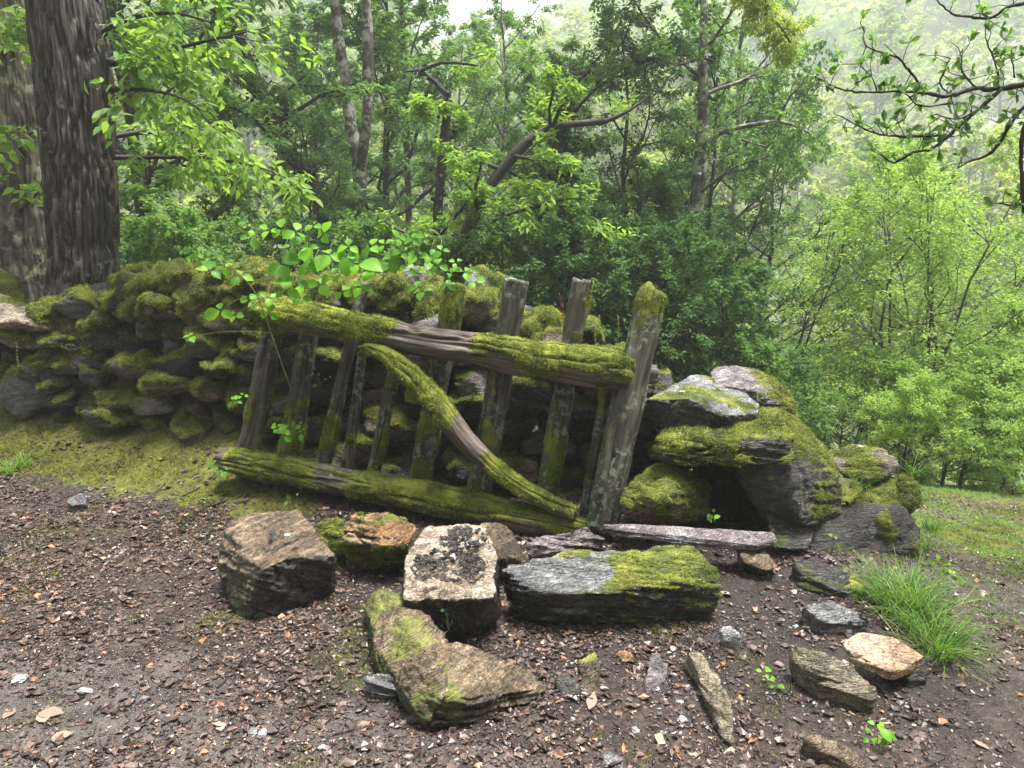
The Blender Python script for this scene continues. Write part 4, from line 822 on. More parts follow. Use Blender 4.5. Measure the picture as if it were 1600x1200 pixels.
for q, (px, py, d, s, n, lb) in enumerate([(445, 680, 3.62, .07, 3, 'three leaved bramble seedling at the foot of the second picket'), (480, 672, 3.7, .05, 2, 'small leafy sprig between the second and third pickets'), (340, 725, 3.62, .05, 4, 'leafy sprig beside the broken end of the bottom rail'), (458, 785, 3.3, .035, 4, 'small leafy weed under the bottom rail above the square block'), (1300, 852, 2.95, .035, 4, 'small leafy weed in the shade under the biggest dark boulder'), (1118, 800, 3.05, .045, 2, 'single pennywort leaf in the dark hollow of the pile'), (1185, 1075, None, .045, 3, 'pair of green leaves on the mud below the small white stone'), (1370, 1180, None, .05, 4, 'green seedling at the bottom edge on the right'), (700, 965, 2.3, .018, 7, 'tiny pennywort sprig on the dark front of the cream-topped block'), (370, 625, 3.9, .05, 3, 'ivy leaves on the wall left of the first picket'), (1480, 900, None, .05, 4, 'thin weed stem on the grassy verge'), (740, 615, 3.55, .035, 5, 'pennywort leaves hanging behind the pickets in the shade'), (500, 590, 3.75, .03, 7, 'trailing pennywort leaves behind the second picket')]):
    r = np.random.default_rng(400+q); c = G(px, py, .03) if d is None else D(px, py, d); root = empty('weed', c-np.array([0, 0, .04])); tag(root, lb, 'plant'); b = MB(); sp = []
    for k in range(n):
        e = c+r.normal(0, .022, 3)*[1.3, .8, 1.3]; V, F, tc = tube([c-[0, 0, .05], (c+e)/2-[0, 0, .01], e], [.0012, .001, .0008], 5, None, False); b.add(V, F, tc=tc); sp += trifoliate(e, s*.62, r, 3 if s > .04 else 1)
    b.build('stem', M['st_green'], root); leaves_obj('foliage', sp, 'lf_bramble' if s > .04 else 'lf_mid', root, 400+q)
# pennywort flower spikes
def spike(pts, label, seed, n=110, mat='spike', s=.010):
    r = np.random.default_rng(seed); P = catmull([D(*p) for p in pts], np.ones(len(pts)), .004)[0]; root = empty('flower_spike', P[0]); tag(root, label, 'flower')
    V, F, tc = tube(P[::6], np.linspace(.0025, .0012, len(P[::6])), 6, None, True); mk('stem', V, F, M['st_green'], root, {'tc': tc})
    i = r.integers(len(P)//5, len(P), n); a = r.uniform(0, 6.28, n); d = np.stack([np.cos(a), np.sin(a), -.25+0*a], -1); V, F, t = leafmesh(P[i], d, np.tile([0, 0, 1.0], (n, 1)), s*(1.2-.6*i/len(P)), s*.5, 1, .3, .3, rng=r); mk('blossom', V, F, M[mat], root, {'tint': t})
spike([(948, 560, 3.7), (944, 535, 3.7), (938, 512, 3.7), (936, 492, 3.7)], 'pale green flower spike, left one of the pair behind the top rail', 1)
spike([(948, 560, 3.7), (958, 545, 3.7), (966, 525, 3.7), (965, 492, 3.7)], 'pale green curved flower spike, right one of the pair behind the top rail', 2)
spike([(929, 560, 3.72), (930, 540, 3.72), (930, 522, 3.72)], 'shortest pale green flower spike behind the top rail', 3, 50)
spike([(884, 510, 3.9), (878, 480, 3.9), (874, 458, 3.9)], 'rust red dried flower spike behind the tall mossy picket', 4, 90, 'rust', .016)
spike([(30, 580, 4.5), (27, 560, 4.5), (26, 535, 4.5)], 'pale flower spike on the wall at the left edge', 5, 50)

# ---------------------------------------------------------------- trees
def grow(p, d, L, r0, lev, maxlev, rng, tubes, twigs, nch=7, droop=.1, wob=.25, ratio=.45, seg=5):
    pts = [p]; dd = d.copy()
    for s in range(seg):
        dd = norm(dd+rng.normal(0, wob/seg**.5, 3)+np.array([0, 0, .10 if lev == 0 else -droop/seg])); pts.append(pts[-1]+dd*L/seg)
    pts = np.array(pts); tubes.append((pts, np.linspace(r0, max(r0*.3, .0015), seg+1), lev))
    if lev >= maxlev: twigs.append(pts); return
    for k in range(nch):
        t = .18+.82*(k+rng.uniform(0, 1))/nch; i = min(int(t*seg), seg-1); f = t*seg-i; q = pts[i]*(1-f)+pts[i+1]*f; T = norm(pts[i+1]-pts[i])
        s = norm(np.cross(T, [0, 0, 1.0])+1e-6)*(1 if k % 2 else -1); e = norm(T*.75+s*rng.uniform(.4, 1.0)+rng.normal(0, .42, 3)+np.array([0, 0, .05]))
        grow(q, e, L*ratio*rng.uniform(.6, 1.25)*(1.15-.5*t), r0*(.5-.2*t), lev+1, maxlev, rng, tubes, twigs, max(3, nch-1), droop, wob, ratio, 4)
def treemesh(root, limbs, trunk, bark, leaf, rng, leafL, leafW, per, K=0, hang=.25, flatn=.5, jit=.02, names=('trunk', 'crown'), nseg=10, tdisp=None, twigmat=None, petiole=0.0, tstep=None, out=.9):
    """trunk: list of (pts, radii); limbs: (tubes, twigs)"""
    b = MB()
    for P, rad in trunk:
        V, F, tc = tube(P, rad, nseg, tstep, False, disp=tdisp); b.add(V, F, tc=tc, moss=0.0)
    tubes, twigs = limbs
    for pts, rad, lev in tubes:
        if rad[0] < .0016: continue
        V, F, tc = tube(pts, rad, 6 if rad[0] > .02 else 4 if rad[0] > .006 else 3, None, False); b.add(V, F, tc=tc, moss=0.0)
    tr = b.build(names[0], M[bark], root)
    if twigs:
        A = np.concatenate([t[:-1] for t in twigs]); B = np.concatenate([t[1:] for t in twigs])
        V, F, t = place_leaves(A, B, per, leafL, leafW, rng, K, .3, out, flatn, hang, jit, petiole); mk(names[1], V, F, M[leaf], root, {'tint': t}, K > 0)
        return len(F)
    return 0
def proto(name, H, spread, bark, leaf, seed, nl=16, nch=6, maxlev=2, leafL=.075, leafW=.034, per=6, base=.25, r0=.10, stems=1, hang=.4, lean=0, K=0, ratio=.42, flatn=.75, cone=.5):
    rng = np.random.default_rng(seed); root = empty(name, (0, 0, 0)); trunk = []; tubes = []; twigs = []
    for s in range(stems):
        a = rng.uniform(0, 6.28); o = np.array([math.cos(a), math.sin(a), 0])*(.12 if stems > 1 else 0); l = np.array([math.cos(a), math.sin(a), 0])*(lean+(.22 if stems > 1 else .03))*H
        pts = np.array([o*(0 if stems < 2 else 1)+l*t**1.4+np.array([rng.normal(0, .02*H)*t, rng.normal(0, .02*H)*t, H*t-.3*(t == 0)]) for t in np.linspace(0, 1, 7)]); rr = np.linspace(r0, r0*.15, 7)
        trunk.append((pts, rr))
        for k in range(nl):
            t = base+(.98-base)*(k+rng.uniform(0, 1))/nl; i = min(int(t*6), 5); f = t*6-i; q = pts[i]*(1-f)+pts[i+1]*f; a = k*2.4+rng.normal(0, .4)
            u = (t-base)/(1-base); prof = (1-u)**cone*(.55+.45*min(1, u*4)); L = spread*prof*rng.uniform(.75, 1.2)+.15*spread
            grow(q, norm(np.array([math.cos(a), math.sin(a), .15+.75*u])), L, rr[i]*.45+.004, 0, maxlev, rng, tubes, twigs, nch, .18, .3, ratio)
    n = treemesh(root, (tubes, twigs), trunk, bark, leaf, rng, leafL, leafW, per, K, hang, flatn, .03)
    return root, n
def copy_tree(root, loc, rz, s, label=None, group=None, cat='tree'):
    r = root.copy(); col.objects.link(r); r.location = loc; r.rotation_euler = (0, 0, rz); r.scale = (s, s, s)
    for ch in root.children:
        c = ch.copy(); col.objects.link(c); c.parent = r
    tag(r, label, cat, group); return r
PR = {}; used = set()
def P_(k, *a, **kw): PR[k] = proto(*a, **kw); print('proto', k, PR[k][1])
P_('chest', 'broadleaf_tree', 7.5, 2.4, 'darkbark', 'lf_mid', 1, nl=23, nch=7, leafL=.105, leafW=.045, per=5, r0=.12)
P_('dark', 'broadleaf_tree', 5.5, 1.9, 'darkbark', 'lf_dark', 2, nl=20, nch=6, leafL=.055, leafW=.030, per=7, r0=.07, base=.12, flatn=.6)
P_('birch', 'birch_tree', 9.0, 2.0, 'palebark', 'lf_mid', 3, nl=22, nch=6, leafL=.050, leafW=.036, per=7, r0=.10, base=.3, hang=.6)
P_('bright', 'young_tree', 3.4, 1.15, 'greenbark', 'lf_pale', 4, nl=12, nch=5, leafL=.046, leafW=.024, per=4, r0=.024, base=.12, stems=3, ratio=.5)
P_('yellow', 'broadleaf_tree', 6.5, 2.5, 'greenbark', 'lf_yellow', 5, nl=20, nch=6, leafL=.085, leafW=.045, per=6, r0=.09, base=.1)
P_('shrub', 'shrub', 2.0, 1.0, 'darkbark', 'lf_mid', 6, nl=12, nch=5, leafL=.060, leafW=.034, per=6, r0=.022, base=.05, stems=4, ratio=.5)
P_('dshrub', 'shrub', 2.2, 1.1, 'darkbark', 'lf_dark', 7, nl=12, nch=5, leafL=.060, leafW=.034, per=6, r0=.022, base=.05, stems=4, ratio=.5)
P_('bshrub', 'shrub', 2.0, 1.0, 'greenbark', 'lf_pale', 16, nl=11, nch=5, leafL=.050, leafW=.028, per=5, r0=.018, base=.05, stems=4, ratio=.5)
P_('far', 'woodland_tree', 9, 3.6, 'greenbark', 'lf_bright', 8, nl=18, nch=6, leafL=.22, leafW=.13, per=3, r0=.16, base=.15, maxlev=2, ratio=.4)
P_('fary', 'woodland_tree', 8, 3.6, 'greenbark', 'lf_yellow', 9, nl=18, nch=6, leafL=.22, leafW=.13, per=3, r0=.16, base=.12, maxlev=2, ratio=.4)
def put(k, x, y, s, rz, label, group=None, cat='tree', dz=0.0):
    root = PR[k][0]; loc = (x, y, hz(x, y)-.05+dz)
    if k not in used:
        used.add(k); root.location = loc; root.rotation_euler = (0, 0, rz); root.scale = (s, s, s); tag(root, label, cat, group); return root
    return copy_tree(root, loc, rz, s, label, group, cat)

# the big trunks at the left
def bark_disp(depth, off):
    def f(tc):
        a = np.abs(vn(tc*np.array([34, 34, 3.6])+off)+.45*vn(tc*np.array([80, 80, 14])+off)); return -depth*np.clip(1-a*1.9, 0, 1)**.8+.010*fbm(tc*np.array([6, 6, 2])+off, 3)
    return f
def bigtrunk(pts, bark, label, seed, depth, limbs, leaf, nseg, name='chestnut_tree', crownH=5.5, moss=0.0, leafL=.13, leafW=.05, per=3, K=2, extra=None):
    rng = np.random.default_rng(seed); P = [D(*p[:3]) for p in pts]; rad = [p[3]/2/FPX*p[2] for p in pts]
    g = P[0].copy(); g[2] = hz(g[0], g[1])-.2; g[:2] += (P[0]-P[1])[:2]*.3; P = [g]+P; rad = [rad[0]*1.35]+rad
    T = norm(P[-1]-P[-2]); top = P[-1]; base = g
    for k in range(1, 5): P.append(top+T*crownH*k/4+rng.normal(0, .08, 3)); rad.append(rad[len(pts)]*(1-.2*k))
    root = empty(name, base); tag(root, label, 'tree')
    V, F, tc = tube(P, rad, nseg, .012, False, disp=bark_disp(depth, rng.uniform(0, 30, 3))); n = vnormals(V, F)
    m = ss(.75-(V[:, 2]-base[2])*.9+.5*fbm(V*5, 3), .35, .6)*moss
    tr = mk('trunk', V, F, M[bark], root, {'tc': tc, 'moss': m})
    if moss: addmoss(tr, V, F, m, rng, 30000, .012)
    for lb in limbs:                     # traced boughs
        tubes = []; twigs = []
        Q, rr = catmull([D(*p[:3]) for p in lb], [p[3]/2/FPX*p[2] for p in lb], .08); tubes.append((Q, rr, 0))
        for q in range(2, len(Q)-1):
            for s in (1, -1):
                if rng.uniform() < .8:
                    T_ = norm(Q[q+1]-Q[q]); sd = norm(np.cross(T_, [0, 0, 1.0]))*s; grow(Q[q], norm(T_*.7+sd*.8+rng.normal(0, .35, 3)), rng.uniform(.2, .5), .004, 1, 1 if rng.uniform() < .5 else 2, rng, tubes, twigs, 3, .3, .3, .5, 4)
        treemesh(root, (tubes, twigs), [], 'darkbark', leaf, rng, leafL, leafW, per, K, .45, .5, .03, ('bough', 'foliage'))
    tubes = []; twigs = []
    for k in range(7):
        t = rng.uniform(.4, 1); q = top+T*crownH*t; a = rng.uniform(1.7, 4.2); grow(q, norm(np.array([math.cos(a), math.sin(a), rng.uniform(-.1, .8)])), rng.uniform(1.2, 2.4), .035, 0, 2, rng, tubes, twigs, 5, .2, .3, .42)
    treemesh(root, (tubes, twigs), [], 'darkbark', leaf, rng, leafL, leafW, per, K, .45, .5, .03, ('crown_limbs', 'crown')); return root
bigtrunk([(131, 470, 4.95, 108), (130, 400, 4.95, 100), (124, 250, 4.95, 100), (115, 120, 4.95, 104), (104, 30, 4.95, 104), (98, -60, 4.95, 100)], 'bark', 'thick dark tree trunk with deep furrowed bark behind the left end of the wall', 3, .034,
         [[(155, 95, 5.0, 14), (215, 100, 4.9, 9), (280, 75, 4.7, 6), (340, 60, 4.6, 4), (385, 50, 4.5, 2)], [(150, 60, 5.0, 12), (200, 30, 4.8, 8), (270, 20, 4.6, 5), (330, 35, 4.5, 3)], [(165, 140, 5.0, 10), (220, 140, 4.8, 6), (275, 150, 4.6, 3), (320, 175, 4.5, 2)],
          [(170, 214, 5.0, 9), (230, 206, 5.2, 7), (300, 210, 5.3, 5), (360, 205, 5.4, 3)], [(172, 246, 5.0, 8), (250, 246, 5.1, 6), (340, 248, 5.2, 4), (430, 270, 5.3, 2), (480, 300, 5.3, 1.5)]], 'lf_bright', 300, moss=.7, leafL=.088, leafW=.036, per=3)
bigtrunk([(42, 470, 5.7, 95), (38, 400, 5.7, 84), (34, 300, 5.7, 72), (24, 180, 5.7, 74), (12, 60, 5.7, 70), (4, -60, 5.7, 66)], 'oldbark', 'lichen spotted trunk at the left edge, half behind the thick dark one', 5, .018,
         [[(40, 240, 5.6, 8), (30, 225, 5.4, 5), (60, 200, 5.2, 3)], [(30, 330, 5.5, 8), (60, 300, 5.3, 4), (66, 280, 5.2, 2)], [(20, 60, 5.6, 9), (45, 40, 5.3, 5), (60, 15, 5.1, 3)], [(10, 90, 5.6, 8), (-10, 60, 5.3, 5), (20, 50, 5.0, 3)]], 'lf_bright', 200, moss=1.0, crownH=3, leafL=.09, leafW=.04, per=2)
# traced trees of the middle distance
def traced(label, stems, boughs, bark, leaf, seed, leafL=.07, leafW=.035, per=6, nl=14, L=1.5, up=4.0, name='woodland_tree', ivy=0, K=0, tlo=.35, hang=.25, snag=False, bl=.5, density=.8, nch=5):
    rng = np.random.default_rng(seed); root = None; trunk = []; tubes = []; twigs = []; S0 = []
    for st in stems:
        P = [D(*p[:3]) for p in st]; rad = [p[3]/2/FPX*p[2] for p in st]
        if root is None:
            g = P[0].copy(); g[2] = hz(g[0], g[1])-.2; root = empty(name, g); tag(root, label, 'tree')
            if P[0][2] > g[2]+.25: P = [g]+P; rad = [rad[0]*1.2]+rad
        if not snag:
            T = norm(P[-1]-P[-2]); top = P[-1]; r1 = rad[-1]
            for k in range(1, 4): P.append(top+T*up*k/3+rng.normal(0, .1, 3)); rad.append(r1*(1-.28*k))
        Q, rr = catmull(P, rad, .15); trunk.append((Q, rr)); S0.append((Q, rr))
        for k in range(nl):
            t = tlo+(1-tlo)*(k+rng.uniform())/max(nl, 1); i = min(int(t*(len(Q)-1)), len(Q)-2); a = k*2.4+rng.normal(0, .5)
            grow(Q[i], norm(np.array([math.cos(a), math.sin(a), rng.uniform(.0, .6)])), L*rng.uniform(.6, 1.2)*(1.1-.5*t), min(rr[i]*.4, .03)+.003, 0, 2, rng, tubes, twigs, nch, .15, .3, .42)
    for lb in boughs:
        Q, rr = catmull([D(*p[:3]) for p in lb], [p[3]/2/FPX*p[2] for p in lb], .10); tubes.append((Q, rr, 0))
        for q in range(2, len(Q)-1):
            if rng.uniform() < density:
                T_ = norm(Q[q+1]-Q[q]); sd = norm(np.cross(T_, [0, 0, 1.0]))*rng.choice([-1, 1]); grow(Q[q], norm(T_*.5+sd*.7+rng.normal(0, .45, 3)+[0, 0, .15]), bl*rng.uniform(.5, 1.2), .006, 1, 2, rng, tubes, twigs, 4, .2, .35, .5, 4)
    n = treemesh(root, (tubes, twigs), trunk, bark, leaf, rng, leafL, leafW, per, K, hang, .5, .03, nseg=12, tdisp=lambda tc: .012*fbm(tc*np.array([12, 12, 5]), 3))
    if ivy:
        Q, rr = S0[0]; i = rng.integers(0, len(Q), ivy); a = rng.uniform(0, 6.28, ivy); o_ = np.stack([np.cos(a), np.sin(a), rng.normal(0, .3, ivy)], -1)
        B = Q[i]+o_*(rr[i][:, None]+rng.uniform(0, .05, (ivy, 1)))+rng.normal(0, .04, (ivy, 3)); V, F, t = leafmesh(B, norm(o_+np.array([0, 0, -.8])), norm(o_+rng.normal(0, .3, (ivy, 3))), .055, .05, 0, .2, .2, rng=rng); mk('ivy', V, F, M['lf_ivy'], root, {'tint': t})
    return n
traced('leaning trunk wrapped in dark ivy left of the forked pale tree', [[(510, 350, 9, 22), (480, 290, 9, 22), (440, 215, 9, 21), (410, 150, 9, 20), (375, 70, 9, 18), (345, 10, 9, 16)]], [[(440, 215, 9, 9), (400, 150, 8.8, 7), (340, 110, 8.6, 4)], [(480, 290, 9, 8), (400, 190, 8.7, 6), (340, 160, 8.5, 3)]], 'darkbark', 'lf_mid', 1, ivy=2600, leafL=.085, per=6, tlo=.4)
traced('pale lichened tree that forks into two stems, in the middle distance', [[(560, 420, 9.5, 24), (558, 330, 9.5, 22), (562, 270, 9.5, 20), (548, 200, 9.6, 17), (540, 130, 9.7, 15), (526, 40, 9.8, 14), (520, -40, 9.8, 12)], [(562, 275, 9.5, 16), (572, 190, 9.4, 15), (575, 100, 9.4, 15), (572, 0, 9.4, 14), (570, -50, 9.4, 12)]],
       [[(556, 330, 9.5, 6), (520, 290, 9.3, 4), (470, 280, 9.1, 2)]], 'palebark', 'lf_mid', 2, leafL=.09, per=5, tlo=.55, nl=13)
traced('thin straight brown trunk behind the forked pale tree', [[(636, 260, 12, 9), (632, 150, 12, 9), (630, 60, 12, 8), (627, -30, 12, 8)]], [], 'oldbark', 'lf_mid', 3, leafL=.08, per=5, tlo=.5, up=3)
traced('dark broken trunk with a dead crooked arm at its top', [[(684, 370, 8.0, 16), (688, 290, 8.0, 14), (694, 210, 8.0, 13), (700, 150, 8.0, 11), (680, 128, 8.0, 8), (655, 112, 8.0, 7)]], [[(655, 112, 8, 6), (690, 98, 7.9, 5), (730, 100, 7.8, 4), (752, 104, 7.8, 2)], [(635, 112, 8, 3), (660, 108, 8, 5)]], 'darkbark', 'lf_bright', 4, nl=5, L=.7, snag=True, tlo=.3, leafL=.09, ivy=250, density=.35)
traced('curved dark trunk arching to the right over the gate', [[(712, 420, 7.2, 26), (728, 370, 7.2, 22), (750, 315, 7.2, 18), (785, 265, 7.2, 16), (820, 225, 7.2, 14), (860, 197, 7.2, 12), (905, 193, 7.2, 10), (945, 190, 7.2, 8)]], [[(945, 190, 7.2, 8), (985, 172, 7.2, 4), (1020, 145, 7.2, 2)], [(865, 195, 7.2, 7), (885, 150, 7.1, 5), (920, 110, 7.0, 4)], [(720, 400, 7.1, 10), (760, 350, 7.0, 7), (830, 325, 6.9, 5), (890, 322, 6.8, 3)], [(710, 385, 6.9, 8), (770, 345, 6.8, 6), (850, 318, 6.7, 4), (900, 310, 6.7, 2)]],
       'darkbark', 'lf_bright', 5, snag=True, nl=8, L=.9, tlo=.45, leafL=.085, density=.5, nch=4)
traced('ivy darkened upright trunk behind the tallest pickets', [[(888, 470, 8.5, 34), (884, 400, 8.5, 30), (878, 320, 8.5, 26), (876, 240, 8.5, 22), (878, 180, 8.5, 16), (880, 120, 8.5, 12)]], [[(890, 120, 8.5, 10), (930, 110, 8.4, 9), (975, 105, 8.4, 8), (1030, 88, 8.3, 7), (1070, 85, 8.3, 5), (1115, 95, 8.3, 3)], [(878, 200, 8.5, 6), (930, 140, 8.4, 4), (990, 110, 8.4, 3)]], 'darkbark', 'lf_mid', 6, ivy=3200, nl=9, tlo=.5, snag=True, density=.5, L=1.1)
traced('tall straight birch trunk rising above the dark bushes', [[(1044, 600, 8.2, 28), (1062, 500, 8.2, 24), (1076, 420, 8.3, 22), (1090, 300, 8.4, 22), (1097, 200, 8.5, 17), (1098, 100, 8.5, 13), (1100, 10, 8.6, 11), (1100, -50, 8.6, 10)]],
       [[(1100, 228, 8.4, 9), (1125, 208, 8.3, 8), (1160, 198, 8.2, 7), (1215, 190, 8.1, 6), (1250, 200, 8.0, 4), (1275, 215, 7.9, 2)], [(1215, 190, 8.1, 5), (1235, 150, 8.0, 4), (1268, 120, 7.9, 2)], [(1130, 205, 8.3, 5), (1180, 225, 8.1, 3), (1250, 238, 8.0, 2)], [(1095, 90, 8.4, 6), (1050, 100, 8.2, 4), (1010, 60, 8.1, 2)], [(1095, 300, 8.3, 6), (1150, 260, 8.1, 4), (1200, 245, 8.0, 2)]],
       'palebark', 'lf_mid', 7, leafL=.055, leafW=.038, per=8, nl=18, L=1.7, tlo=.42, hang=.6, ivy=900, bl=.7)
traced('slim dark trunk between the curved trunk and the birch', [[(1000, 560, 9.2, 10), (990, 470, 9.2, 10), (975, 380, 9.2, 9), (1000, 330, 9.2, 8), (985, 280, 9.2, 6)]], [], 'darkbark', 'lf_dark', 8, nl=16, L=1.1, snag=True, tlo=.3, leafL=.06, per=8)
# overhanging branch, upper right, from a tree whose trunk stands at the frame's edge
def overhang():
    rng = np.random.default_rng(9); d = 3.3
    BRS = [[(1640, 125, 10), (1600, 133, 9), (1550, 140, 8), (1525, 138, 7), (1480, 150, 6), (1445, 145, 5), (1410, 143, 4), (1322, 142, 3), (1273, 119, 2)],
           [(1565, 139, 7), (1532, 168, 6), (1497, 199, 5), (1459, 231, 5), (1427, 238, 4), (1396, 255, 3), (1375, 241, 2)], [(1480, 212, 4), (1427, 213, 4), (1375, 210, 3), (1340, 196, 2.5), (1315, 182, 2)],
           [(1447, 147, 4), (1424, 115, 4), (1403, 91, 3.5), (1354, 72, 3), (1350, 42, 2)], [(1640, 140, 8), (1600, 168, 6), (1578, 196, 6), (1550, 238, 5), (1515, 252, 4), (1497, 262, 2.5)],
           [(1640, 0, 7), (1578, 10, 5), (1550, 28, 4), (1515, 26, 4), (1487, 21, 3), (1459, -4, 2)], [(1525, 138, 4), (1504, 112, 3), (1504, 77, 2)], [(1480, 143, 3), (1469, 130, 3), (1485, 91, 2)], [(1585, 122, 3), (1580, 77, 2)], [(1480, 163, 2.5), (1437, 165, 2.5), (1417, 148, 2)],
           [(1560, 140, 4), (1558, 110, 3), (1540, 60, 2)], [(1370, 142, 2.5), (1362, 120, 2), (1340, 100, 1.5)], [(1532, 168, 3), (1500, 185, 2), (1462, 178, 1.5)], [(1600, 333, 6), (1597, 280, 6), (1600, 200, 7), (1640, 140, 9)], [(1640, 300, 5), (1590, 320, 4), (1560, 318, 2)]]
    base = D(1960, 160, d+.2); base[2] = hz(base[0], base[1]); root = empty('overhanging_tree', base); tag(root, 'dark twiggy branch with small fresh leaves reaching in at the upper right', 'tree'); b = MB()
    top = D(1690, -150, d); q = D(1690, 130, d); V, F, tc = tube([base-[0, 0, .2], (base+q)/2+[.12, 0, 0], q, top], [.09, .08, .07, .05], 14, .05, False, disp=lambda tc: .008*fbm(tc*20, 3)); mk('trunk', V, F, M['darkbark'], root, {'tc': tc, 'moss': np.zeros(len(V))})
    A = []; B = []; sp = []
    for bi, br in enumerate(BRS):
        dd = d+.25*math.sin(bi*1.7)*0+.0; P = [D(p[0], p[1], dd+.05*math.sin(bi+k)*(k > 1)) for k, p in enumerate(br)]; Q, rr = catmull(P, [p[2]*.95/2/FPX*d for p in br], .02)
        Q[2:-1] += rng.normal(0, .0015, Q[2:-1].shape); V, F, tc = tube(Q, rr*(1+.25*rng.uniform(-1, 1, len(rr))), 8, None, True); b.add(V, F, tc=tc)
        for i in range(2, len(Q)):
            if Q[i][0] > 2.9: continue
            if rng.uniform() < .62 or i > len(Q)-3:
                a = rng.normal(0, 1, 3); a = norm(a+[0, 0, .6]); l = rng.uniform(.03, .11); e = Q[i]+a*l; V, F, tc = tube([Q[i], Q[i]+a*l*.5+rng.normal(0, .006, 3), e], [.0022, .0018, .001], 5, None, False); b.add(V, F, tc=tc)
                if rng.uniform() < .8:
                    for k in range(int(rng.integers(4, 8))):
                        dr = norm(a+rng.normal(0, .8, 3)+[0, 0, .1]); ll = rng.uniform(.025, .052); sp.append((e-a*rng.uniform(0, .3)*l, dr, norm(rng.normal(0, .7, 3)+[0, 0, 1]), ll, ll*.5))
    b.build('branch', M['darkbark'], root); leaves_obj('foliage', sp, 'lf_mid', root, 1, 2, np.array([.1, .7, 1.0, .1])); print('overhang leaves', len(sp))
overhang()
# mossy yellow green bough hanging in at the top
def bough(label, pts, seed, leaf, L=.4, leafL=.05, per=7):
    rng = np.random.default_rng(seed); Q, rr = catmull([D(*p[:3]) for p in pts], [p[3]/2/FPX*p[2] for p in pts], .06); root = empty('hanging_bough', Q[0]); tag(root, label, 'branch'); tubes = [(Q, rr, 0)]; twigs = []
    for q in range(1, len(Q)):
        for s in range(3): grow(Q[q], norm(rng.normal(0, 1, 3)+[0, 0, -.5]), L*rng.uniform(.4, 1.1), .004, 1, 2, rng, tubes, twigs, 4, .4, .3, .5, 4)
    treemesh(root, (tubes, twigs), [], 'greenbark', leaf, rng, leafL, .014, per, 0, .7, .6, .02, ('branch', 'foliage'))
bough('yellow green feathery bough drooping in from the top beside the birch', [(1150, -120, 5.5, 10), (1175, -40, 5.5, 8), (1205, 20, 5.5, 6), (1240, 75, 5.5, 3)], 2, 'lf_yellow', .17, leafL=.035)

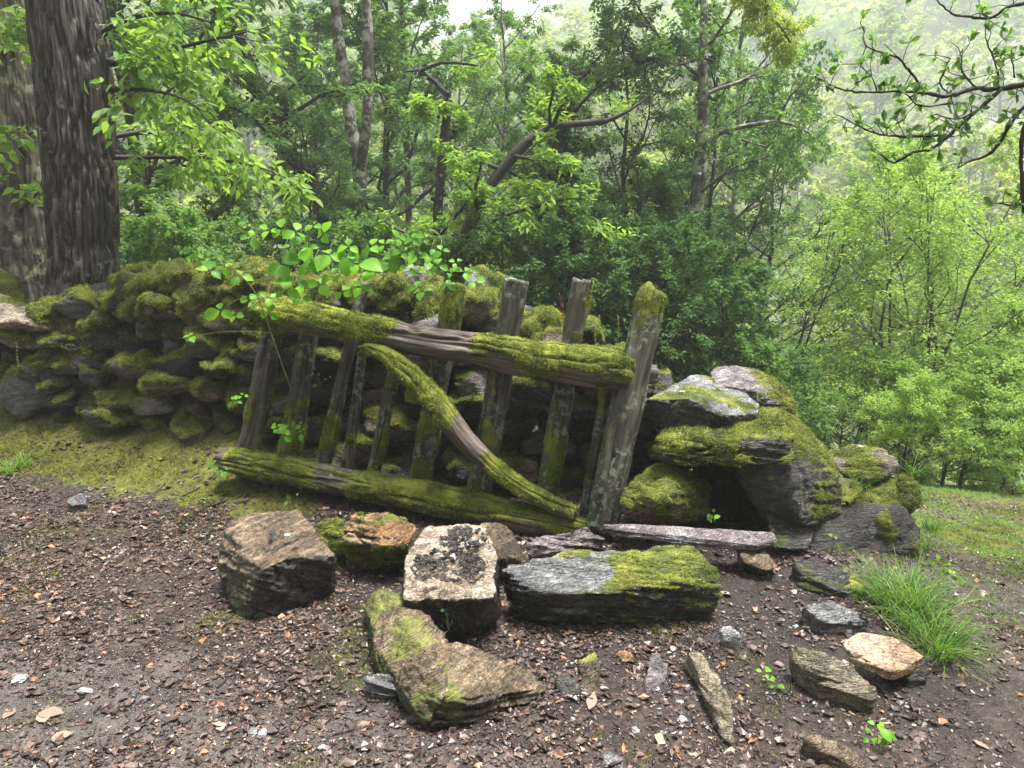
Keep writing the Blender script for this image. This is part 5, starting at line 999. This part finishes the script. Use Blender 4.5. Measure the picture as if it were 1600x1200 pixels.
# free standing trees and shrubs: proto, x, y, scale, rotation, label
TL = [
 ('chest', -4.6, 9.5, .95, .3, 'leafy chestnut tree behind the wall, next right of the thick dark trunk'), ('chest', -1.9, 11.5, .86, 1.9, 'leafy chestnut tree behind the forked pale tree'), ('chest', -7.6, 9.0, 1.0, 4.0, 'leafy chestnut tree behind the lichen spotted trunk at the left edge'),
 ('chest', .9, 13.5, .90, 5.1, 'tall leafy chestnut tree seen through the curved trunk'), ('chest', -3.8, 14.5, 1.0, 2.7, 'tall leafy tree behind the ivy wrapped leaning trunk'),
 ('chest', -6.0, 12.5, 1.1, .8, 'leafy chestnut tree deep in the gap right of the thick dark trunk'), ('chest', 2.4, 12.2, .72, 2.9, 'leafy chestnut tree behind the ivy darkened trunk'),
 ('birch', -.1, 12.6, .80, 4.4, 'slim birch left of the arching dead limb'), ('birch', -.9, 14.5, .86, 2.0, 'slender birch seen under the open sky gap'),
 ('dark', 1.4, 8.9, .85, .5, 'dark dense tree directly behind the tall gatepost'), ('dark', 2.5, 9.4, .95, 2.2, 'dark dense tree right of the tall gatepost'), ('dark', .3, 9.6, .80, 3.4, 'dark dense tree behind the pair of middle pickets'), ('dark', 3.5, 10.6, 1.0, 4.4, 'dark dense tree above the pale grey faceted rock'), ('dark', -2.3, 9.0, .62, 1.2, 'low dark tree just above the round-leaved bramble'),
 ('birch', 3.6, 12.5, 1.0, 1.0, 'airy birch with hanging foliage right of the tall birch trunk'), ('birch', 4.6, 17.0, .95, 3.0, 'airy birch standing at the edge of the misty opening'), 
 ('bright', 3.75, 7.0, .95, .2, 'bright green sapling with thin dark stems right behind the flat grey end stone'), ('bright', 4.6, 7.7, 1.0, 2.5, 'bright green sapling at the edge of the verge, right of the first sapling'), ('bright', 5.3, 8.9, 1.05, 4.1, 'bright green sapling nearest the right edge of the verge'), ('bright', 3.0, 8.3, .95, 5.5, 'bright green sapling behind the mossy shoulder of the biggest boulder'),
 ('yellow', 7.6, 19.5, .72, 1.1, 'yellow green tree glowing behind the saplings'), ('yellow', 6.6, 24.5, .80, 3.3, 'yellow green tree beside the airy birch'), ('yellow', 13.6, 24.5, .95, 5.0, 'yellow green tree at the right edge of the misty opening'), ('yellow', 11.2, 30.5, 1.0, .4, 'yellow green tree deeper in the misty opening'),
 ('yellow', -6.2, 17, .8, 2.2, 'pale yellow green tree seen low between the dark trunk and the wall top'),
 ('bshrub', 5.9, 7.7, 1.0, 0, 'green shrub at the right edge of the photograph by the verge'), ('bshrub', 3.2, 6.9, .62, 2, 'low green shrub in the gap right of the pinkish grey rock'), ('shrub', 2.5, 6.6, .58, 4, 'low green shrub directly behind the pinkish grey rock'), ('yellow', 13.5, 16.5, .9, 2.4, 'yellow green tree just outside the right edge of the view'), ('bshrub', 7.6, 8.4, 1.1, 2, 'green shrub just outside the right edge of the view'), ('bright', 8.8, 10.8, 1.1, 1.1, 'bright green sapling just outside the right edge of the view'), ('bshrub', 6.6, 9.6, 1.3, 1, 'tall shrub behind the last sapling'),
 ('shrub', -1.2, 7.2, .75, 3, 'green shrub behind the upright grey stone on the wall'), ('shrub', -3.0, 7.4, .80, 5, 'green shrub behind the sloping cap stones'), ('shrub', -4.2, 7.6, .75, 1.5, 'green shrub just right of the thick dark trunk'),
 ('bshrub', 4.1, 6.5, .62, 3, 'low green shrub at the far end of the verge, right of the first sapling'), ('bshrub', 4.9, 6.8, .66, 5, 'low shrub at the far end of the verge beside the edge shrub'), ('bshrub', 3.5, 6.3, .5, .7, 'smallest green shrub at the far end of the verge'),
 ('dshrub', .2, 7.0, .78, 0, 'dark shrub behind the white stone on the wall'), ('dshrub', 1.2, 6.8, .72, 2.1, 'dark shrub behind the flower spikes'), ('dshrub', 2.1, 7.3, .92, 4.4, 'dark shrub between the gatepost and the pile'), ('dshrub', -2.0, 7.8, .75, 3.3, 'dark shrub behind the arching bramble shoot'), ('dshrub', -5.2, 8.2, .9, 1.0, 'dark shrub low behind the thick dark trunk'),
]
for k, x, y, s, rz, lb in TL: put(k, x, y, s, rz, lb, None, 'shrub' if 'shrub' in k else 'tree')
# the wood on the far slope
rf = np.random.default_rng(99); nf = 0
for q in range(900):
    y = 30+95*rf.uniform()**1.2; x = rf.uniform(-1.0, 1.05)*y
    if nf >= 235: break
    k = ['far', 'fary'][q % 2]; put(k, x, y, rf.uniform(.6, 1.05)*(1+y*.005), rf.uniform(0, 6.28), 'hazy round topped tree among many on the far slope' if k == 'far' else 'hazy light green tree among many on the far slope', 'hazy trees on the far slope'); nf += 1
# distant wood as one mass
cl = MB(); n = 640
for q in range(n):
    y = rf.uniform(100, 195); x = np.clip(rf.uniform(-1.05, 1.05)*y, -165, 165); z = hz(x, y); s = rf.uniform(2.6, 4.8); m = 90; u = norm(rf.normal(0, 1, (m, 3))); u[:, 2] = np.abs(u[:, 2])*1.2-.2; B = np.array([x, y, z+s*.8])+u*s*(1+.25*rf.normal(0, 1, (m, 1)))
    V, F, t = leafmesh(B, norm(np.cross(u, rf.normal(0, 1, (m, 3)))), u, 1.6, 1.2, 0, .2, .2, rng=rf); cl.add(V, F, tint=t)
tag(cl.build('distant_forest', M['lf_bright'], smooth=False), 'misty wooded hillside fading into the haze', 'forest', kind='stuff')
# unseen wood added on the slope behind the viewpoint to shade the stones' fronts
for q in range(33):
    x = -13+26*(q % 11)/10+rf.normal(0, .6); y = -4.6-3.0*(q//11)+rf.normal(0, .5); put('chest' if q % 2 else 'dark', x, y, rf.uniform(1.1, 1.4), rf.uniform(0, 6.28), 'unseen leafy tree added behind the viewpoint to shade the stones', 'unseen trees added behind the viewpoint for shade')

# ---------------------------------------------------------------- haze
bm = bmesh.new(); bmesh.ops.create_cube(bm, size=1); me = bpy.data.meshes.new('haze'); bm.to_mesh(me); bm.free(); hzo = bpy.data.objects.new('haze', me); col.objects.link(hzo)
lo = np.array([-172, -47, Vg[:, 2].min()-1]); hi = np.array([172, 212, max(Vg[:, 2].max(), 60)+12]); hzo.location = (lo+hi)/2; hzo.scale = hi-lo
mt = bpy.data.materials.new('haze'); mt.use_nodes = True; nt_ = mt.node_tree; nt_.nodes.clear(); pv = nt_.nodes.new('ShaderNodeVolumePrincipled'); ou = nt_.nodes.new('ShaderNodeOutputMaterial')
pv.inputs['Color'].default_value = (.93, .96, 1.0, 1); pv.inputs['Density'].default_value = HAZE; pv.inputs['Anisotropy'].default_value = .3; nt_.links.new(pv.outputs[0], ou.inputs['Volume']); me.materials.append(mt); tag(hzo, 'thin mist in the valley air', 'haze', kind='stuff')
